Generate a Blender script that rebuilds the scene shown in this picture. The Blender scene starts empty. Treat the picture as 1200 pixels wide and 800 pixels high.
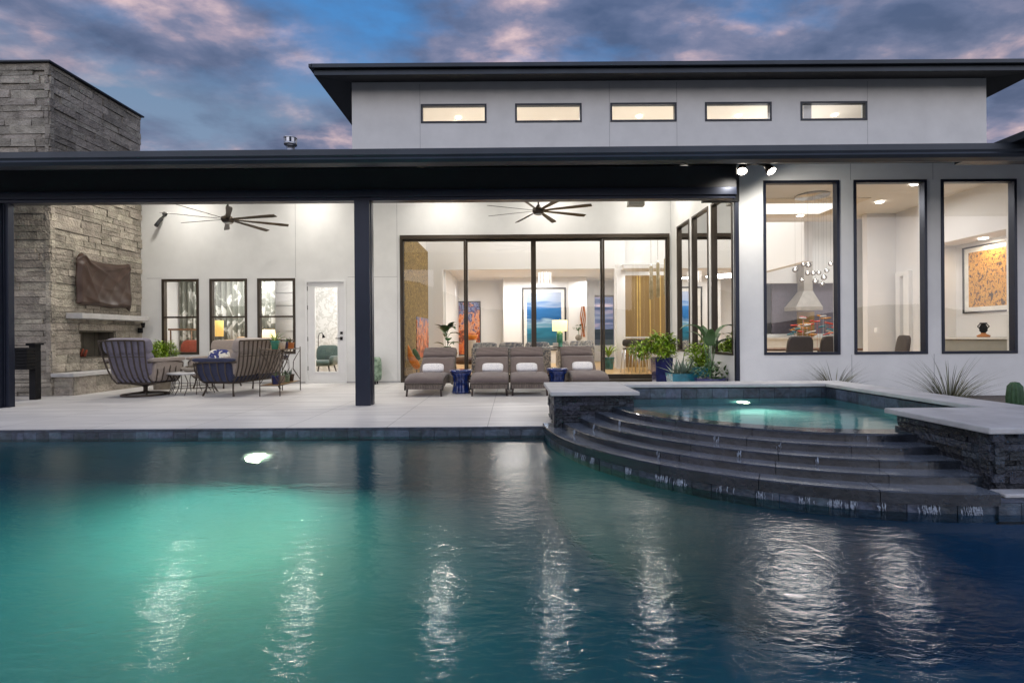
import bpy, bmesh, math, random
from mathutils import Vector, Matrix, Euler
R = math.radians; PI = math.pi
random.seed(7)
S = bpy.context.scene
COL = S.collection
F = 580.0; ROLL = .007; CZ = 1.06; HY = 395.0
def px(x, D): return (x-600)/F*D
def pz(x, y, D): return CZ + (HY-y-ROLL*(x-600))/F*D

# ---------------------------------------------------------------- mesh builder
class MB:
    def __init__(s): s.v=[]; s.f=[]; s.sm=[]; s.mi=[]
    def add(s, vs, fs, smooth=False, m=0):
        n=len(s.v); s.v += [tuple(v) for v in vs]
        for f in fs: s.f.append([i+n for i in f]); s.sm.append(smooth); s.mi.append(m)
        return s
    def box(s, x0,x1,y0,y1,z0,z1, m=0):
        v=[(x,y,z) for x in (x0,x1) for y in (y0,y1) for z in (z0,z1)]
        return s.add(v,[(0,1,3,2),(4,6,7,5),(0,4,5,1),(2,3,7,6),(0,2,6,4),(1,5,7,3)],False,m)
    def obox(s, c, size, rot=None, m=0):
        rot = rot or Matrix.Identity(3); c=Vector(c); a,b,d=[q/2 for q in size]
        v=[c+rot@Vector((x,y,z)) for x in (-a,a) for y in (-b,b) for z in (-d,d)]
        return s.add(v,[(0,1,3,2),(4,6,7,5),(0,4,5,1),(2,3,7,6),(0,2,6,4),(1,5,7,3)],False,m)
    def tube(s, pts, r, n=8, m=0, smooth=True):
        pts=[Vector(p) for p in pts]; k=len(pts); vs=[]; fs=[]
        rr = r if isinstance(r,(list,tuple)) else [r]*k
        ref=None
        for i,p in enumerate(pts):
            t=(pts[min(i+1,k-1)]-pts[max(i-1,0)]).normalized()
            if ref is None: ref = Vector((0,0,1)) if abs(t.z)<.9 else Vector((1,0,0))
            a=(ref-t*ref.dot(t)).normalized(); ref=a; b=t.cross(a)
            for j in range(n):
                q=2*PI*j/n; vs.append(p+(a*math.cos(q)+b*math.sin(q))*rr[i])
        for i in range(k-1):
            for j in range(n): fs.append((i*n+j,i*n+(j+1)%n,(i+1)*n+(j+1)%n,(i+1)*n+j))
        s.add(vs,fs,smooth,m)
        nb=len(s.v)-len(vs)
        for base in (0,(k-1)*n):
            s.f.append([nb+base+j for j in range(n)]); s.sm.append(False); s.mi.append(m)
        return s
    def cyl(s,p0,p1,r0,r1=None,n=16,m=0): return s.tube([p0,p1],[r0,r0 if r1 is None else r1],n,m)
    def ribbon(s, pts, w, t, side=(1,0,0), m=0):
        pts=[Vector(p) for p in pts]; k=len(pts); sd=Vector(side).normalized(); vs=[]; fs=[]
        for i,p in enumerate(pts):
            tg=(pts[min(i+1,k-1)]-pts[max(i-1,0)]).normalized(); nn=tg.cross(sd).normalized()
            for a,b in ((-1,-1),(1,-1),(1,1),(-1,1)): vs.append(p+sd*a*w/2+nn*b*t/2)
        for i in range(k-1):
            for j in range(4): fs.append((i*4+j,i*4+(j+1)%4,(i+1)*4+(j+1)%4,(i+1)*4+j))
        fs += [(0,1,2,3),((k-1)*4,(k-1)*4+1,(k-1)*4+2,(k-1)*4+3)]
        return s.add(vs,fs,False,m)
    def lathe(s, prof, c=(0,0,0), n=24, m=0, flute=0, nf=12, smooth=True):
        vs=[]; fs=[]; c=Vector(c)
        for r,z in prof:
            for j in range(n):
                q=2*PI*j/n; rr=r*(1+flute*math.cos(nf*q)); vs.append(c+Vector((rr*math.cos(q),rr*math.sin(q),z)))
        for i in range(len(prof)-1):
            for j in range(n): fs.append((i*n+j,i*n+(j+1)%n,(i+1)*n+(j+1)%n,(i+1)*n+j))
        s.add(vs,fs,smooth,m); nb=len(s.v)-len(vs)
        for base in (0,(len(prof)-1)*n):
            if prof[0 if base==0 else -1][0]>1e-4:
                s.f.append([nb+base+j for j in range(n)]); s.sm.append(False); s.mi.append(m)
        return s
    def cushion(s, c, size, rot=None, e=.35, n=14, m=0, sag=0, seed=0):
        rot = rot or Matrix.Identity(3); c=Vector(c); vs=[]; fs=[]
        def pw(q,e): return math.copysign(abs(q)**e,q)
        N=n*2; rnd=random.Random(seed)
        ph=[rnd.uniform(0,6) for _ in range(4)]
        for i in range(n+1):
            la=-PI/2+PI*i/n
            for j in range(N):
                lo=2*PI*j/N
                x=pw(math.cos(la),e)*pw(math.cos(lo),e); y=pw(math.cos(la),e)*pw(math.sin(lo),e); z=pw(math.sin(la),.7)
                w=1+sag*(math.sin(3*x+ph[0])*math.sin(2.5*y+ph[1]))
                vs.append(c+rot@Vector((x*size[0]/2,y*size[1]/2,z*size[2]/2*w)))
        for i in range(n):
            for j in range(N): fs.append((i*N+j,i*N+(j+1)%N,(i+1)*N+(j+1)%N,(i+1)*N+j))
        return s.add(vs,fs,True,m)
    def prism(s, poly, z0, z1, m=0):
        n=len(poly); vs=[(x,y,z0) for x,y in poly]+[(x,y,z1) for x,y in poly]
        fs=[tuple(range(n)),tuple(range(n,2*n))]+[(i,(i+1)%n,n+(i+1)%n,n+i) for i in range(n)]
        return s.add(vs,fs,False,m)
    def quad(s,a,b,c,d,m=0): return s.add([a,b,c,d],[(0,1,2,3)],False,m)
    def blade(s, base, az, ln, w, lift=1.2, droop=1.2, seg=6, m=0, fold=.15, thick=False, wp=.35):
        # leaf blade: starts at elevation `lift`, bends down by `droop`
        p=Vector(base); d=Vector((math.cos(az),math.sin(az),0)); sd=Vector((-math.sin(az),math.cos(az),0)); vs=[]; el=lift
        for i in range(seg+1):
            t=i/seg; ww=w*(math.sin(PI*min(1,t**wp*.98+.02))*.9+.08*(1-t))
            nrm=Vector((-d.x*math.sin(el),-d.y*math.sin(el),math.cos(el)))
            vs += [p+sd*ww/2+nrm*ww*fold,p,p-sd*ww/2+nrm*ww*fold]
            p=p+(d*math.cos(el)+Vector((0,0,math.sin(el))))*ln/seg; el-=droop/seg
        fs=[]
        for i in range(seg):
            a=i*3; fs += [(a,a+1,a+4,a+3),(a+1,a+2,a+5,a+4)]
        return s.add(vs,fs,True,m)
    def leaves(s, c, r, n, size, seed=0, m=0, shell=.5):
        rnd=random.Random(seed)
        for _ in range(n):
            while True:
                d=Vector((rnd.uniform(-1,1),rnd.uniform(-1,1),rnd.uniform(-1,1)))
                if .02<d.length<1: break
            q=d.normalized()*(shell+(1-shell)*rnd.random()**.5)
            q=q*(1+.18*math.sin(5*q.x+seed)*math.cos(4*q.y+2*q.z))
            p=Vector(c)+Vector((q.x*r[0],q.y*r[1],q.z*r[2]))
            sz=size*rnd.uniform(.6,1.3)
            s.blade(p, math.atan2(q.y,q.x)+rnd.uniform(-.9,.9), sz, sz*.62, rnd.uniform(-.5,1.1), rnd.uniform(.2,1.4), 3, m)
        return s
    def stones(s, o, u, nrm, W, H, rh=(.08,.2), ln=(.25,.8), dp=.03, seed=1, gap=.004, back=.05):
        rnd=random.Random(seed); o=Vector(o); u=Vector(u); nrm=Vector(nrm); z=0
        rot=Matrix((u,nrm,Vector((0,0,1)))).transposed()
        while z<H-1e-3:
            h=min(rnd.uniform(*rh),H-z)
            if H-z-h<rh[0]*.6: h=H-z
            x=0
            while x<W-1e-3:
                l=min(rnd.uniform(*ln),W-x)
                if W-x-l<ln[0]*.5: l=W-x
                subs=[(z,h)]
                if h>rh[0]*1.8 and rnd.random()<.35: subs=[(z,h*.5),(z+h*.5,h*.5)]
                for zz,hh in subs:
                    d=rnd.uniform(.2,1)*dp; tp=rnd.uniform(-.4,.4)*dp*.5
                    x0,x1,z0,z1=x+gap/2,x+l-gap/2,zz+gap/2,zz+hh-gap/2
                    c=[(x0,-back,z0),(x0,-back,z1),(x0,d+tp,z0),(x0,d-tp,z1),(x1,-back,z0),(x1,-back,z1),(x1,d-tp,z0),(x1,d+tp*.5,z1)]
                    s.add([o+rot@Vector(q) for q in c],[(0,1,3,2),(4,6,7,5),(0,4,5,1),(2,3,7,6),(0,2,6,4),(1,5,7,3)])
                x+=l
            z+=h
        return s
    def wall_y(s, y0,y1,x0,x1,z0,z1,holes=(),m=0):
        xs=sorted({x0,x1,*[h[0] for h in holes],*[h[1] for h in holes]})
        for a,b in zip(xs,xs[1:]):
            hs=sorted([(h[2],h[3]) for h in holes if h[0]<=a+1e-6 and h[1]>=b-1e-6]); z=z0
            for ha,hb in hs:
                if ha>z+1e-6: s.box(a,b,y0,y1,z,ha,m)
                z=max(z,hb)
            if z<z1-1e-6: s.box(a,b,y0,y1,z,z1,m)
        return s
    def wall_x(s, x0,x1,y0,y1,z0,z1,holes=(),m=0):
        ys=sorted({y0,y1,*[h[0] for h in holes],*[h[1] for h in holes]})
        for a,b in zip(ys,ys[1:]):
            hs=sorted([(h[2],h[3]) for h in holes if h[0]<=a+1e-6 and h[1]>=b-1e-6]); z=z0
            for ha,hb in hs:
                if ha>z+1e-6: s.box(x0,x1,a,b,z,ha,m)
                z=max(z,hb)
            if z<z1-1e-6: s.box(x0,x1,a,b,z,z1,m)
        return s
    def frame_y(s, y0,y1,x0,x1,z0,z1,w,m=0):
        s.box(x0,x0+w,y0,y1,z0,z1,m); s.box(x1-w,x1,y0,y1,z0,z1,m)
        s.box(x0+w,x1-w,y0,y1,z0,z0+w,m); return s.box(x0+w,x1-w,y0,y1,z1-w,z1,m)
    def build(s, name, mat, parent=None, bevel=0, world=True, fix=True):
        off=Vector((0,0,0)); p=parent
        while p is not None: off+=p.location; p=p.parent
        if not world: off=Vector((0,0,0))
        me=bpy.data.meshes.new(name)
        me.from_pydata([tuple(Vector(v)-off) for v in s.v],[],s.f)
        for mm in (mat if isinstance(mat,(list,tuple)) else [mat]): me.materials.append(mm)
        me.polygons.foreach_set('use_smooth',s.sm); me.polygons.foreach_set('material_index',s.mi)
        if fix:
            bm=bmesh.new(); bm.from_mesh(me); bmesh.ops.recalc_face_normals(bm,faces=bm.faces); bm.to_mesh(me); bm.free()
        me.update()
        o=bpy.data.objects.new(name,me); COL.objects.link(o); o.parent=parent
        if bevel:
            b=o.modifiers.new('bevel','BEVEL'); b.width=bevel; b.segments=2; b.limit_method='ANGLE'
        return o

def tag(o, label=None, cat=None, group=None, kind=None):
    if label: o['label']=label
    if cat: o['category']=cat
    if group: o['group']=group
    if kind: o['kind']=kind
    return o
def thing(name, label, cat, loc=(0,0,0), group=None):
    o=bpy.data.objects.new(name,None); COL.objects.link(o); o.location=loc; o.empty_display_size=.2
    return tag(o,label,cat,group)
def kids(o): return [c for c in bpy.data.objects if c.parent is o]
def copy_tree(o, parent=None, label=None):
    c=o.copy(); COL.objects.link(c); c.parent=parent
    if label: c['label']=label
    for k in kids(o): copy_tree(k,c)
    return c
def put(o, loc, rz=0): o.location=loc; o.rotation_euler=(0,0,rz); return o
def RX(a): return Matrix.Rotation(a,3,'X')
def RY(a): return Matrix.Rotation(a,3,'Y')
def RZ(a): return Matrix.Rotation(a,3,'Z')

# ---------------------------------------------------------------- materials
def newmat(name):
    m=bpy.data.materials.new(name); m.use_nodes=True; nt=m.node_tree
    return m,nt,nt.nodes['Principled BSDF']
def mat(name, col, rough=.6, metal=0, var=.12, scale=6, bump=.05, bscale=40, island=0, col2=None, stretch=None, spec=.5, coat=0, sheen=0, emis=None, es=0, trans=0):
    m,nt,b=newmat(name); N=nt.nodes; L=nt.links
    tc=N.new('ShaderNodeTexCoord'); src=tc.outputs['Object']
    if stretch:
        mp=N.new('ShaderNodeMapping'); mp.inputs['Scale'].default_value=stretch; L.new(src,mp.inputs[0]); src=mp.outputs[0]
    nz=N.new('ShaderNodeTexNoise'); nz.inputs['Scale'].default_value=scale; nz.inputs['Detail'].default_value=6; nz.inputs['Roughness'].default_value=.6
    L.new(src,nz.inputs[0])
    rp=N.new('ShaderNodeValToRGB'); c2=col2 or tuple(min(1,c*(1+var)) for c in col); c1=col if col2 else tuple(c*(1-var) for c in col)
    rp.color_ramp.elements[0].color=(*c1,1); rp.color_ramp.elements[0].position=.32
    rp.color_ramp.elements[1].color=(*c2,1); rp.color_ramp.elements[1].position=.68
    L.new(nz.outputs[0],rp.inputs[0]); out=rp.outputs[0]
    if island:
        g=N.new('ShaderNodeNewGeometry'); h=N.new('ShaderNodeHueSaturation')
        mr=N.new('ShaderNodeMapRange'); mr.inputs[3].default_value=1-island; mr.inputs[4].default_value=1+island
        L.new(g.outputs['Random Per Island'],mr.inputs[0]); L.new(mr.outputs[0],h.inputs['Value'])
        mr2=N.new('ShaderNodeMapRange'); mr2.inputs[3].default_value=.5-island*.04; mr2.inputs[4].default_value=.5+island*.04
        mm=N.new('ShaderNodeMath'); mm.operation='FRACT'; m2=N.new('ShaderNodeMath'); m2.operation='MULTIPLY'; m2.inputs[1].default_value=17.3
        L.new(g.outputs['Random Per Island'],m2.inputs[0]); L.new(m2.outputs[0],mm.inputs[0]); L.new(mm.outputs[0],mr2.inputs[0]); L.new(mr2.outputs[0],h.inputs['Hue'])
        L.new(out,h.inputs['Color']); out=h.outputs[0]
    L.new(out,b.inputs['Base Color'])
    b.inputs['Roughness'].default_value=rough; b.inputs['Metallic'].default_value=metal; b.inputs['Specular IOR Level'].default_value=spec
    b.inputs['Coat Weight'].default_value=coat; b.inputs['Sheen Weight'].default_value=sheen
    if trans: b.inputs['Transmission Weight'].default_value=trans
    if bump:
        n2=N.new('ShaderNodeTexNoise'); n2.inputs['Scale'].default_value=bscale; n2.inputs['Detail'].default_value=8; L.new(src,n2.inputs[0])
        bp=N.new('ShaderNodeBump'); bp.inputs['Strength'].default_value=min(1,bump*6); bp.inputs['Distance'].default_value=bump*.2
        L.new(n2.outputs[0],bp.inputs['Height']); L.new(bp.outputs[0],b.inputs['Normal'])
    if emis: b.inputs['Emission Color'].default_value=(*emis,1); b.inputs['Emission Strength'].default_value=es
    return m
def emit(name, col, s):
    m=bpy.data.materials.new(name); m.use_nodes=True; nt=m.node_tree; nt.nodes.clear()
    e=nt.nodes.new('ShaderNodeEmission'); e.inputs[0].default_value=(*col,1); e.inputs[1].default_value=s
    o=nt.nodes.new('ShaderNodeOutputMaterial'); nt.links.new(e.outputs[0],o.inputs[0]); return m
def panemat(name, refl=1.0, tint=(1,1,1)):
    m=bpy.data.materials.new(name); m.use_nodes=True; nt=m.node_tree; nt.nodes.clear(); N=nt.nodes; L=nt.links
    t=N.new('ShaderNodeBsdfTransparent'); t.inputs[0].default_value=(*tint,1)
    g=N.new('ShaderNodeBsdfGlossy'); g.inputs['Roughness'].default_value=.01
    f=N.new('ShaderNodeFresnel'); f.inputs[0].default_value=1.55
    k=N.new('ShaderNodeMath'); k.operation='MULTIPLY_ADD'; k.inputs[1].default_value=refl; k.inputs[2].default_value=.03; k.use_clamp=True
    tc=N.new('ShaderNodeTexCoord'); nz=N.new('ShaderNodeTexNoise'); nz.inputs['Scale'].default_value=1.2; bp=N.new('ShaderNodeBump'); bp.inputs['Strength'].default_value=.03; bp.inputs['Distance'].default_value=.02
    L.new(tc.outputs['Object'],nz.inputs[0]); L.new(nz.outputs[0],bp.inputs['Height']); L.new(bp.outputs[0],g.inputs['Normal'])
    x=N.new('ShaderNodeMixShader'); o=N.new('ShaderNodeOutputMaterial')
    L.new(f.outputs[0],k.inputs[0]); L.new(k.outputs[0],x.inputs[0]); L.new(t.outputs[0],x.inputs[1]); L.new(g.outputs[0],x.inputs[2]); L.new(x.outputs[0],o.inputs[0])
    return m
def watermat(name, r=.05, rg=.2, tint=(.85,1,1), w=(1.0,2.6,1), amp=.012, fine=.4, sc=1.7):
    m=bpy.data.materials.new(name); m.use_nodes=True; nt=m.node_tree; nt.nodes.clear(); N=nt.nodes; L=nt.links
    g=N.new('ShaderNodeBsdfRefraction'); g.inputs['IOR'].default_value=1.33; g.inputs['Roughness'].default_value=r; g.inputs[0].default_value=(*tint,1)
    gl=N.new('ShaderNodeBsdfGlossy'); gl.inputs['Roughness'].default_value=rg
    fr=N.new('ShaderNodeFresnel'); fr.inputs[0].default_value=1.33; mx=N.new('ShaderNodeMixShader')
    tc=N.new('ShaderNodeTexCoord'); mp=N.new('ShaderNodeMapping'); mp.inputs['Scale'].default_value=w; mp.inputs['Rotation'].default_value=(0,0,R(9)); L.new(tc.outputs['Object'],mp.inputs[0])
    n1=N.new('ShaderNodeTexNoise'); n1.inputs['Scale'].default_value=sc; n1.inputs['Detail'].default_value=6; n1.inputs['Distortion'].default_value=.8; L.new(mp.outputs[0],n1.inputs[0])
    n2=N.new('ShaderNodeTexNoise'); n2.inputs['Scale'].default_value=sc*8; n2.inputs['Detail'].default_value=4; n2.inputs['Distortion'].default_value=.5; L.new(mp.outputs[0],n2.inputs[0])
    n3=N.new('ShaderNodeTexNoise'); n3.inputs['Scale'].default_value=.45; n3.inputs['Detail'].default_value=2; L.new(tc.outputs['Object'],n3.inputs[0])
    k=N.new('ShaderNodeMapRange'); k.inputs[1].default_value=.42; k.inputs[2].default_value=.62; k.inputs[3].default_value=.6; k.inputs[4].default_value=1; L.new(n3.outputs[0],k.inputs[0])
    a=N.new('ShaderNodeMath'); a.operation='MULTIPLY'; a.inputs[1].default_value=fine*.2; L.new(n2.outputs[0],a.inputs[0])
    a2=N.new('ShaderNodeMath'); a2.operation='MULTIPLY_ADD'; L.new(a.outputs[0],a2.inputs[0]); L.new(k.outputs[0],a2.inputs[1]); L.new(n1.outputs[0],a2.inputs[2])
    bp=N.new('ShaderNodeBump'); bp.inputs['Strength'].default_value=1; bp.inputs['Distance'].default_value=amp; L.new(a2.outputs[0],bp.inputs['Height'])
    for n in (g,gl,fr): L.new(bp.outputs[0],n.inputs['Normal'])
    o=N.new('ShaderNodeOutputMaterial'); L.new(fr.outputs[0],mx.inputs[0]); L.new(g.outputs[0],mx.inputs[1]); L.new(gl.outputs[0],mx.inputs[2]); L.new(mx.outputs[0],o.inputs[0]); return m
def brickmat(name, c1, c2, mortar, bw, bh, msize=.004, rough=.5, bump=.1, offset=.5, off=(0,0,0), rot=(0,0,0), var=.15, nscale=5, stretch=(1,1,1), coat=0):
    m,nt,b=newmat(name); N=nt.nodes; L=nt.links
    tc=N.new('ShaderNodeTexCoord'); mp=N.new('ShaderNodeMapping'); mp.inputs['Location'].default_value=off; mp.inputs['Rotation'].default_value=rot; L.new(tc.outputs['Object'],mp.inputs[0])
    br=N.new('ShaderNodeTexBrick'); br.inputs['Scale'].default_value=1; br.inputs['Brick Width'].default_value=bw; br.inputs['Row Height'].default_value=bh; br.inputs['Mortar Size'].default_value=msize; br.offset=offset
    br.inputs['Color1'].default_value=(*c1,1); br.inputs['Color2'].default_value=(*c2,1); br.inputs['Mortar'].default_value=(*mortar,1); br.inputs['Mortar Smooth'].default_value=.2
    L.new(mp.outputs[0],br.inputs[0])
    mp2=N.new('ShaderNodeMapping'); mp2.inputs['Scale'].default_value=stretch; L.new(tc.outputs['Object'],mp2.inputs[0])
    nz=N.new('ShaderNodeTexNoise'); nz.inputs['Scale'].default_value=nscale; nz.inputs['Detail'].default_value=7; L.new(mp2.outputs[0],nz.inputs[0])
    mr=N.new('ShaderNodeMapRange'); mr.inputs[1].default_value=.3; mr.inputs[2].default_value=.7; mr.inputs[3].default_value=1-var; mr.inputs[4].default_value=1+var; L.new(nz.outputs[0],mr.inputs[0])
    h=N.new('ShaderNodeHueSaturation'); L.new(br.outputs[0],h.inputs['Color']); L.new(mr.outputs[0],h.inputs['Value']); L.new(h.outputs[0],b.inputs['Base Color'])
    b.inputs['Roughness'].default_value=rough; b.inputs['Coat Weight'].default_value=coat
    bp=N.new('ShaderNodeBump'); bp.inputs['Strength'].default_value=.5; bp.inputs['Distance'].default_value=bump*.05; bp.invert=True
    L.new(br.outputs['Fac'],bp.inputs['Height']); L.new(bp.outputs[0],b.inputs['Normal'])
    return m
def rampmat(name, stops, scale=3, detail=6, distort=1.5, rough=.6, stretch=(1,1,1), kind='noise', axis=None, const=False, coat=0):
    m,nt,b=newmat(name); N=nt.nodes; L=nt.links
    tc=N.new('ShaderNodeTexCoord'); mp=N.new('ShaderNodeMapping'); mp.inputs['Scale'].default_value=stretch; L.new(tc.outputs['Object'],mp.inputs[0])
    nz=N.new('ShaderNodeTexNoise' if kind=='noise' else 'ShaderNodeTexVoronoi'); nz.inputs['Scale'].default_value=scale
    if kind=='noise': nz.inputs['Detail'].default_value=detail; nz.inputs['Distortion'].default_value=distort
    L.new(mp.outputs[0],nz.inputs[0]); val=nz.outputs[0]
    if axis:   # blend a vertical gradient in: the picture's own composition
        sp=N.new('ShaderNodeSeparateXYZ'); L.new(tc.outputs['Object'],sp.inputs[0])
        ma=N.new('ShaderNodeMath'); ma.operation='MULTIPLY_ADD'; ma.inputs[1].default_value=axis[0]; ma.inputs[2].default_value=axis[1]; L.new(sp.outputs['Z'],ma.inputs[0])
        mb=N.new('ShaderNodeMath'); mb.operation='MULTIPLY_ADD'; mb.inputs[1].default_value=axis[2]; L.new(val,mb.inputs[0]); L.new(ma.outputs[0],mb.inputs[2]); val=mb.outputs[0]
    rp=N.new('ShaderNodeValToRGB'); cr=rp.color_ramp
    if const: cr.interpolation='CONSTANT'
    while len(cr.elements)<len(stops): cr.elements.new(.5)
    for e,(p,c) in zip(cr.elements,stops): e.position=p; e.color=(*c,1)
    L.new(val,rp.inputs[0]); L.new(rp.outputs[0],b.inputs['Base Color']); b.inputs['Roughness'].default_value=rough; b.inputs['Coat Weight'].default_value=coat
    return m

M={}
M['stucco']=mat('stucco',(.73,.73,.71),.85,var=.06,scale=1.6,bump=.05,bscale=120)
M['joint']=mat('joint',(.40,.40,.40),.8,bump=0)
M['inner_wall']=mat('inner_wall',(.77,.775,.775),.8,var=.015,scale=1,bump=.008,bscale=200)
M['warm_wall']=mat('warm_wall',(.72,.71,.70),.8,var=.02,scale=1,bump=.008,bscale=200)
M['ceiling']=mat('ceiling',(.80,.79,.77),.85,var=.01,bump=0)
M['cream']=mat('cream',(.74,.69,.60),.85,var=.01,bump=0)
M['wood_floor']=brickmat('wood_floor',(.55,.34,.13),(.64,.42,.18),(.25,.15,.06),1.4,.13,.003,.35,.02,var=.12,nscale=6,stretch=(2,14,1),coat=.2)
M['dark_metal']=mat('dark_metal',(.028,.032,.042),.42,.3,var=.1,scale=2,bump=.008,bscale=60)
M['navy_metal']=mat('navy_metal',(.018,.023,.040),.35,.4,var=.1,scale=2,bump=.008,bscale=60)
M['roof_metal']=mat('roof_metal',(.035,.043,.055),.38,.5,var=.15,scale=1.5,bump=.01,bscale=30)
M['soffit']=mat('soffit',(.022,.022,.023),.7,.0,var=.1,scale=3,bump=.01)
M['bronze']=mat('bronze',(.055,.042,.030),.4,.4,var=.15,scale=3,bump=.006)
M['black']=mat('black',(.008,.008,.009),.7,0,bump=0,spec=.2)
M['steel']=mat('steel',(.55,.56,.58),.3,1,var=.1,bump=.005)
M['pane']=panemat('window_glass',1.1)
M['pane2']=panemat('slider_glass',.9)
M['patio']=brickmat('patio_porcelain',(.60,.58,.56),(.56,.545,.535),(.27,.26,.26),1.2,.6,.005,.40,.05,offset=0,off=(.3,.09,0),var=.14,nscale=1.6,stretch=(.5,3.5,1))
M['coping']=mat('limestone_coping',(.46,.45,.44),.6,var=.16,scale=4,bump=.03,bscale=50)
M['gravel']=mat('gravel',(.16,.14,.125),.95,var=.5,scale=30,bump=.3,bscale=60)
M['earth']=mat('earth',(.13,.12,.08),.95,var=.3,scale=1,bump=.2,bscale=8)
M['hill']=mat('hill_scrub',(.045,.055,.035),.95,var=.5,scale=.02,bump=0)
M['ledger']=mat('limestone_ledger',(.35,.315,.26),.9,var=.30,scale=5,bump=.25,bscale=24,island=.28)
M['slate']=mat('slate_ledger',(.030,.036,.048),.45,var=.45,scale=9,bump=.3,bscale=30,island=.65)
M['tile']=mat('waterline_tile',(.045,.06,.085),.35,var=.5,scale=14,bump=.08,bscale=30,island=.45)
M['step']=mat('wet_slate_step_dark',(.016,.019,.026),.24,var=.55,scale=7,bump=.07,bscale=26,island=.35,coat=.5)  # same wet slate as the treads, darkened to offset sky light on risers
M['tread']=mat('wet_tread_sky_sheen',(.12,.138,.165),.26,var=.3,scale=6,bump=.04,bscale=30,island=.15,coat=.6)  # sky reflection on the wet treads put into a lighter colour
M['plaster']=mat('pool_plaster',(.004,.072,.150),.8,var=.10,scale=2,bump=.02)
M['spa_plaster']=mat('spa_plaster',(.10,.35,.42),.8,var=.10,scale=4,bump=.02)
M['water']=watermat('pool_water',.10,.125,(.68,.95,1.0),(.8,1.6,1),.0075,2.6,2.0)
M['spawater']=watermat('spa_water',.03,.05,(.88,1,1),(1,2,1),.006,.5)
M['foam']=mat('falling_water',(.28,.33,.40),.35,var=.5,scale=60,bump=.1,bscale=80)
M['taupe']=mat('taupe_canvas',(.30,.25,.215),.9,var=.06,scale=20,bump=.05,bscale=300,sheen=.3)
M['greycloth']=mat('grey_brown_canvas',(.12,.092,.086),.9,var=.07,scale=15,bump=.05,bscale=260,sheen=.2)
M['navycloth']=mat('navy_canvas',(.022,.027,.065),.9,var=.12,scale=15,bump=.05,bscale=260,sheen=.2)
M['dusktint']=mat('dusk_tinted_canvas',(.17,.155,.20),.9,var=.1,scale=12,bump=.05,bscale=260,sheen=.2)  # taupe canvas with the blue dusk light put into its colour
M['frame_metal']=mat('weathered_bronze_frame',(.075,.058,.045),.45,.5,var=.2,scale=20,bump=.03)
M['wicker']=brickmat('wicker',(.13,.10,.08),(.20,.16,.13),(.03,.025,.02),.03,.012,.003,.6,.3,var=.25,nscale=30)
M['wickerlit']=M['wicker']
M['pillow']=rampmat('dotted_pillow',[(0,(.30,.31,.40)),(.22,(.34,.35,.45)),(.3,(.72,.71,.72)),(1,(.78,.77,.76))],55,rough=.9,kind='vor')
M['pillow2']=rampmat('blue_print_pillow',[(0,(.02,.03,.12)),(.47,(.03,.04,.16)),(.52,(.60,.58,.52)),(1,(.7,.68,.6))],9,3,1.2,.9)
M['blueglaze']=mat('cobalt_glaze',(.010,.03,.15),.12,var=.6,scale=12,bump=.02,bscale=20,coat=.7)
M['navyglaze']=mat('navy_glaze',(.02,.022,.10),.25,var=.4,scale=8,bump=.03,coat=.4)
M['tealglaze']=mat('teal_glaze',(.012,.16,.22),.22,var=.35,scale=8,bump=.02,coat=.5)
M['greenglaze']=mat('green_glaze',(.02,.25,.20),.25,var=.25,scale=8,bump=.02,coat=.5)
M['terracotta']=mat('terracotta',(.50,.20,.07),.8,var=.15)
M['clay']=mat('grey_clay',(.32,.28,.23),.85,var=.2,scale=12,bump=.08)
M['whitepot']=rampmat('patterned_white_pot',[(0,(.1,.09,.08)),(.12,(.12,.1,.1)),(.2,(.68,.62,.56)),(1,(.75,.7,.62))],38,rough=.5,kind='vor')
M['sagepot']=rampmat('sage_pot',[(0,(.05,.09,.06)),(.42,(.10,.16,.11)),(.55,(.24,.33,.24)),(1,(.32,.40,.31))],14,5,.5,.5)
M['leaf']=mat('leaf_green',(.10,.19,.03),.45,var=.35,scale=8,bump=0,island=.5)
M['leafbright']=mat('leaf_bright',(.24,.36,.03),.45,var=.35,scale=8,bump=0,island=.5)
M['leafdark']=mat('leaf_dark',(.05,.115,.035),.35,var=.3,scale=8,bump=0,island=.45)
M['agave']=mat('agave_leaf',(.16,.22,.17),.5,var=.2,scale=8,bump=0,island=.3)
M['grass']=mat('dry_grass',(.13,.13,.075),.7,var=.3,scale=8,bump=0,island=.5)
M['succ']=mat('succulent_leaf',(.20,.17,.12),.5,var=.4,scale=20,bump=0,island=.6)
M['cactus']=mat('cactus_skin',(.035,.09,.035),.6,var=.25,scale=20,bump=.05)
M['stem']=mat('stem_brown',(.10,.07,.035),.8,var=.2)
M['soil']=mat('soil',(.04,.03,.02),.95,var=.4,scale=30,bump=.1)
M['cover']=mat('brown_vinyl_cover',(.050,.027,.019),.38,var=.2,scale=3,bump=.05,bscale=6)
M['white']=mat('white_paint',(.76,.76,.75),.5,var=.02,bump=.004)
M['gold']=rampmat('gold_wood_panel',[(0,(.20,.13,.045)),(.5,(.29,.19,.07)),(1,(.37,.26,.10))],3,6,.6,.45,(12,12,.7))
M['goldline']=mat('gold_trim',(.70,.50,.18),.35,.6,bump=0)
M['goldstone']=rampmat('onyx_slab',[(0,(.03,.025,.02)),(.42,(.10,.07,.035)),(.49,(.36,.24,.07)),(.54,(.10,.08,.05)),(.60,(.40,.28,.10)),(1,(.45,.34,.16))],9,9,3,.85,(1,1,.6))
M['curtain']=rampmat('blossom_curtain',[(0,(.14,.15,.13)),(.5,(.20,.21,.18)),(.56,(.30,.31,.27)),(.585,(.66,.67,.64)),(1,(.78,.79,.75))],2.3,8,2.4,.8,(1,1,.8))
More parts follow.
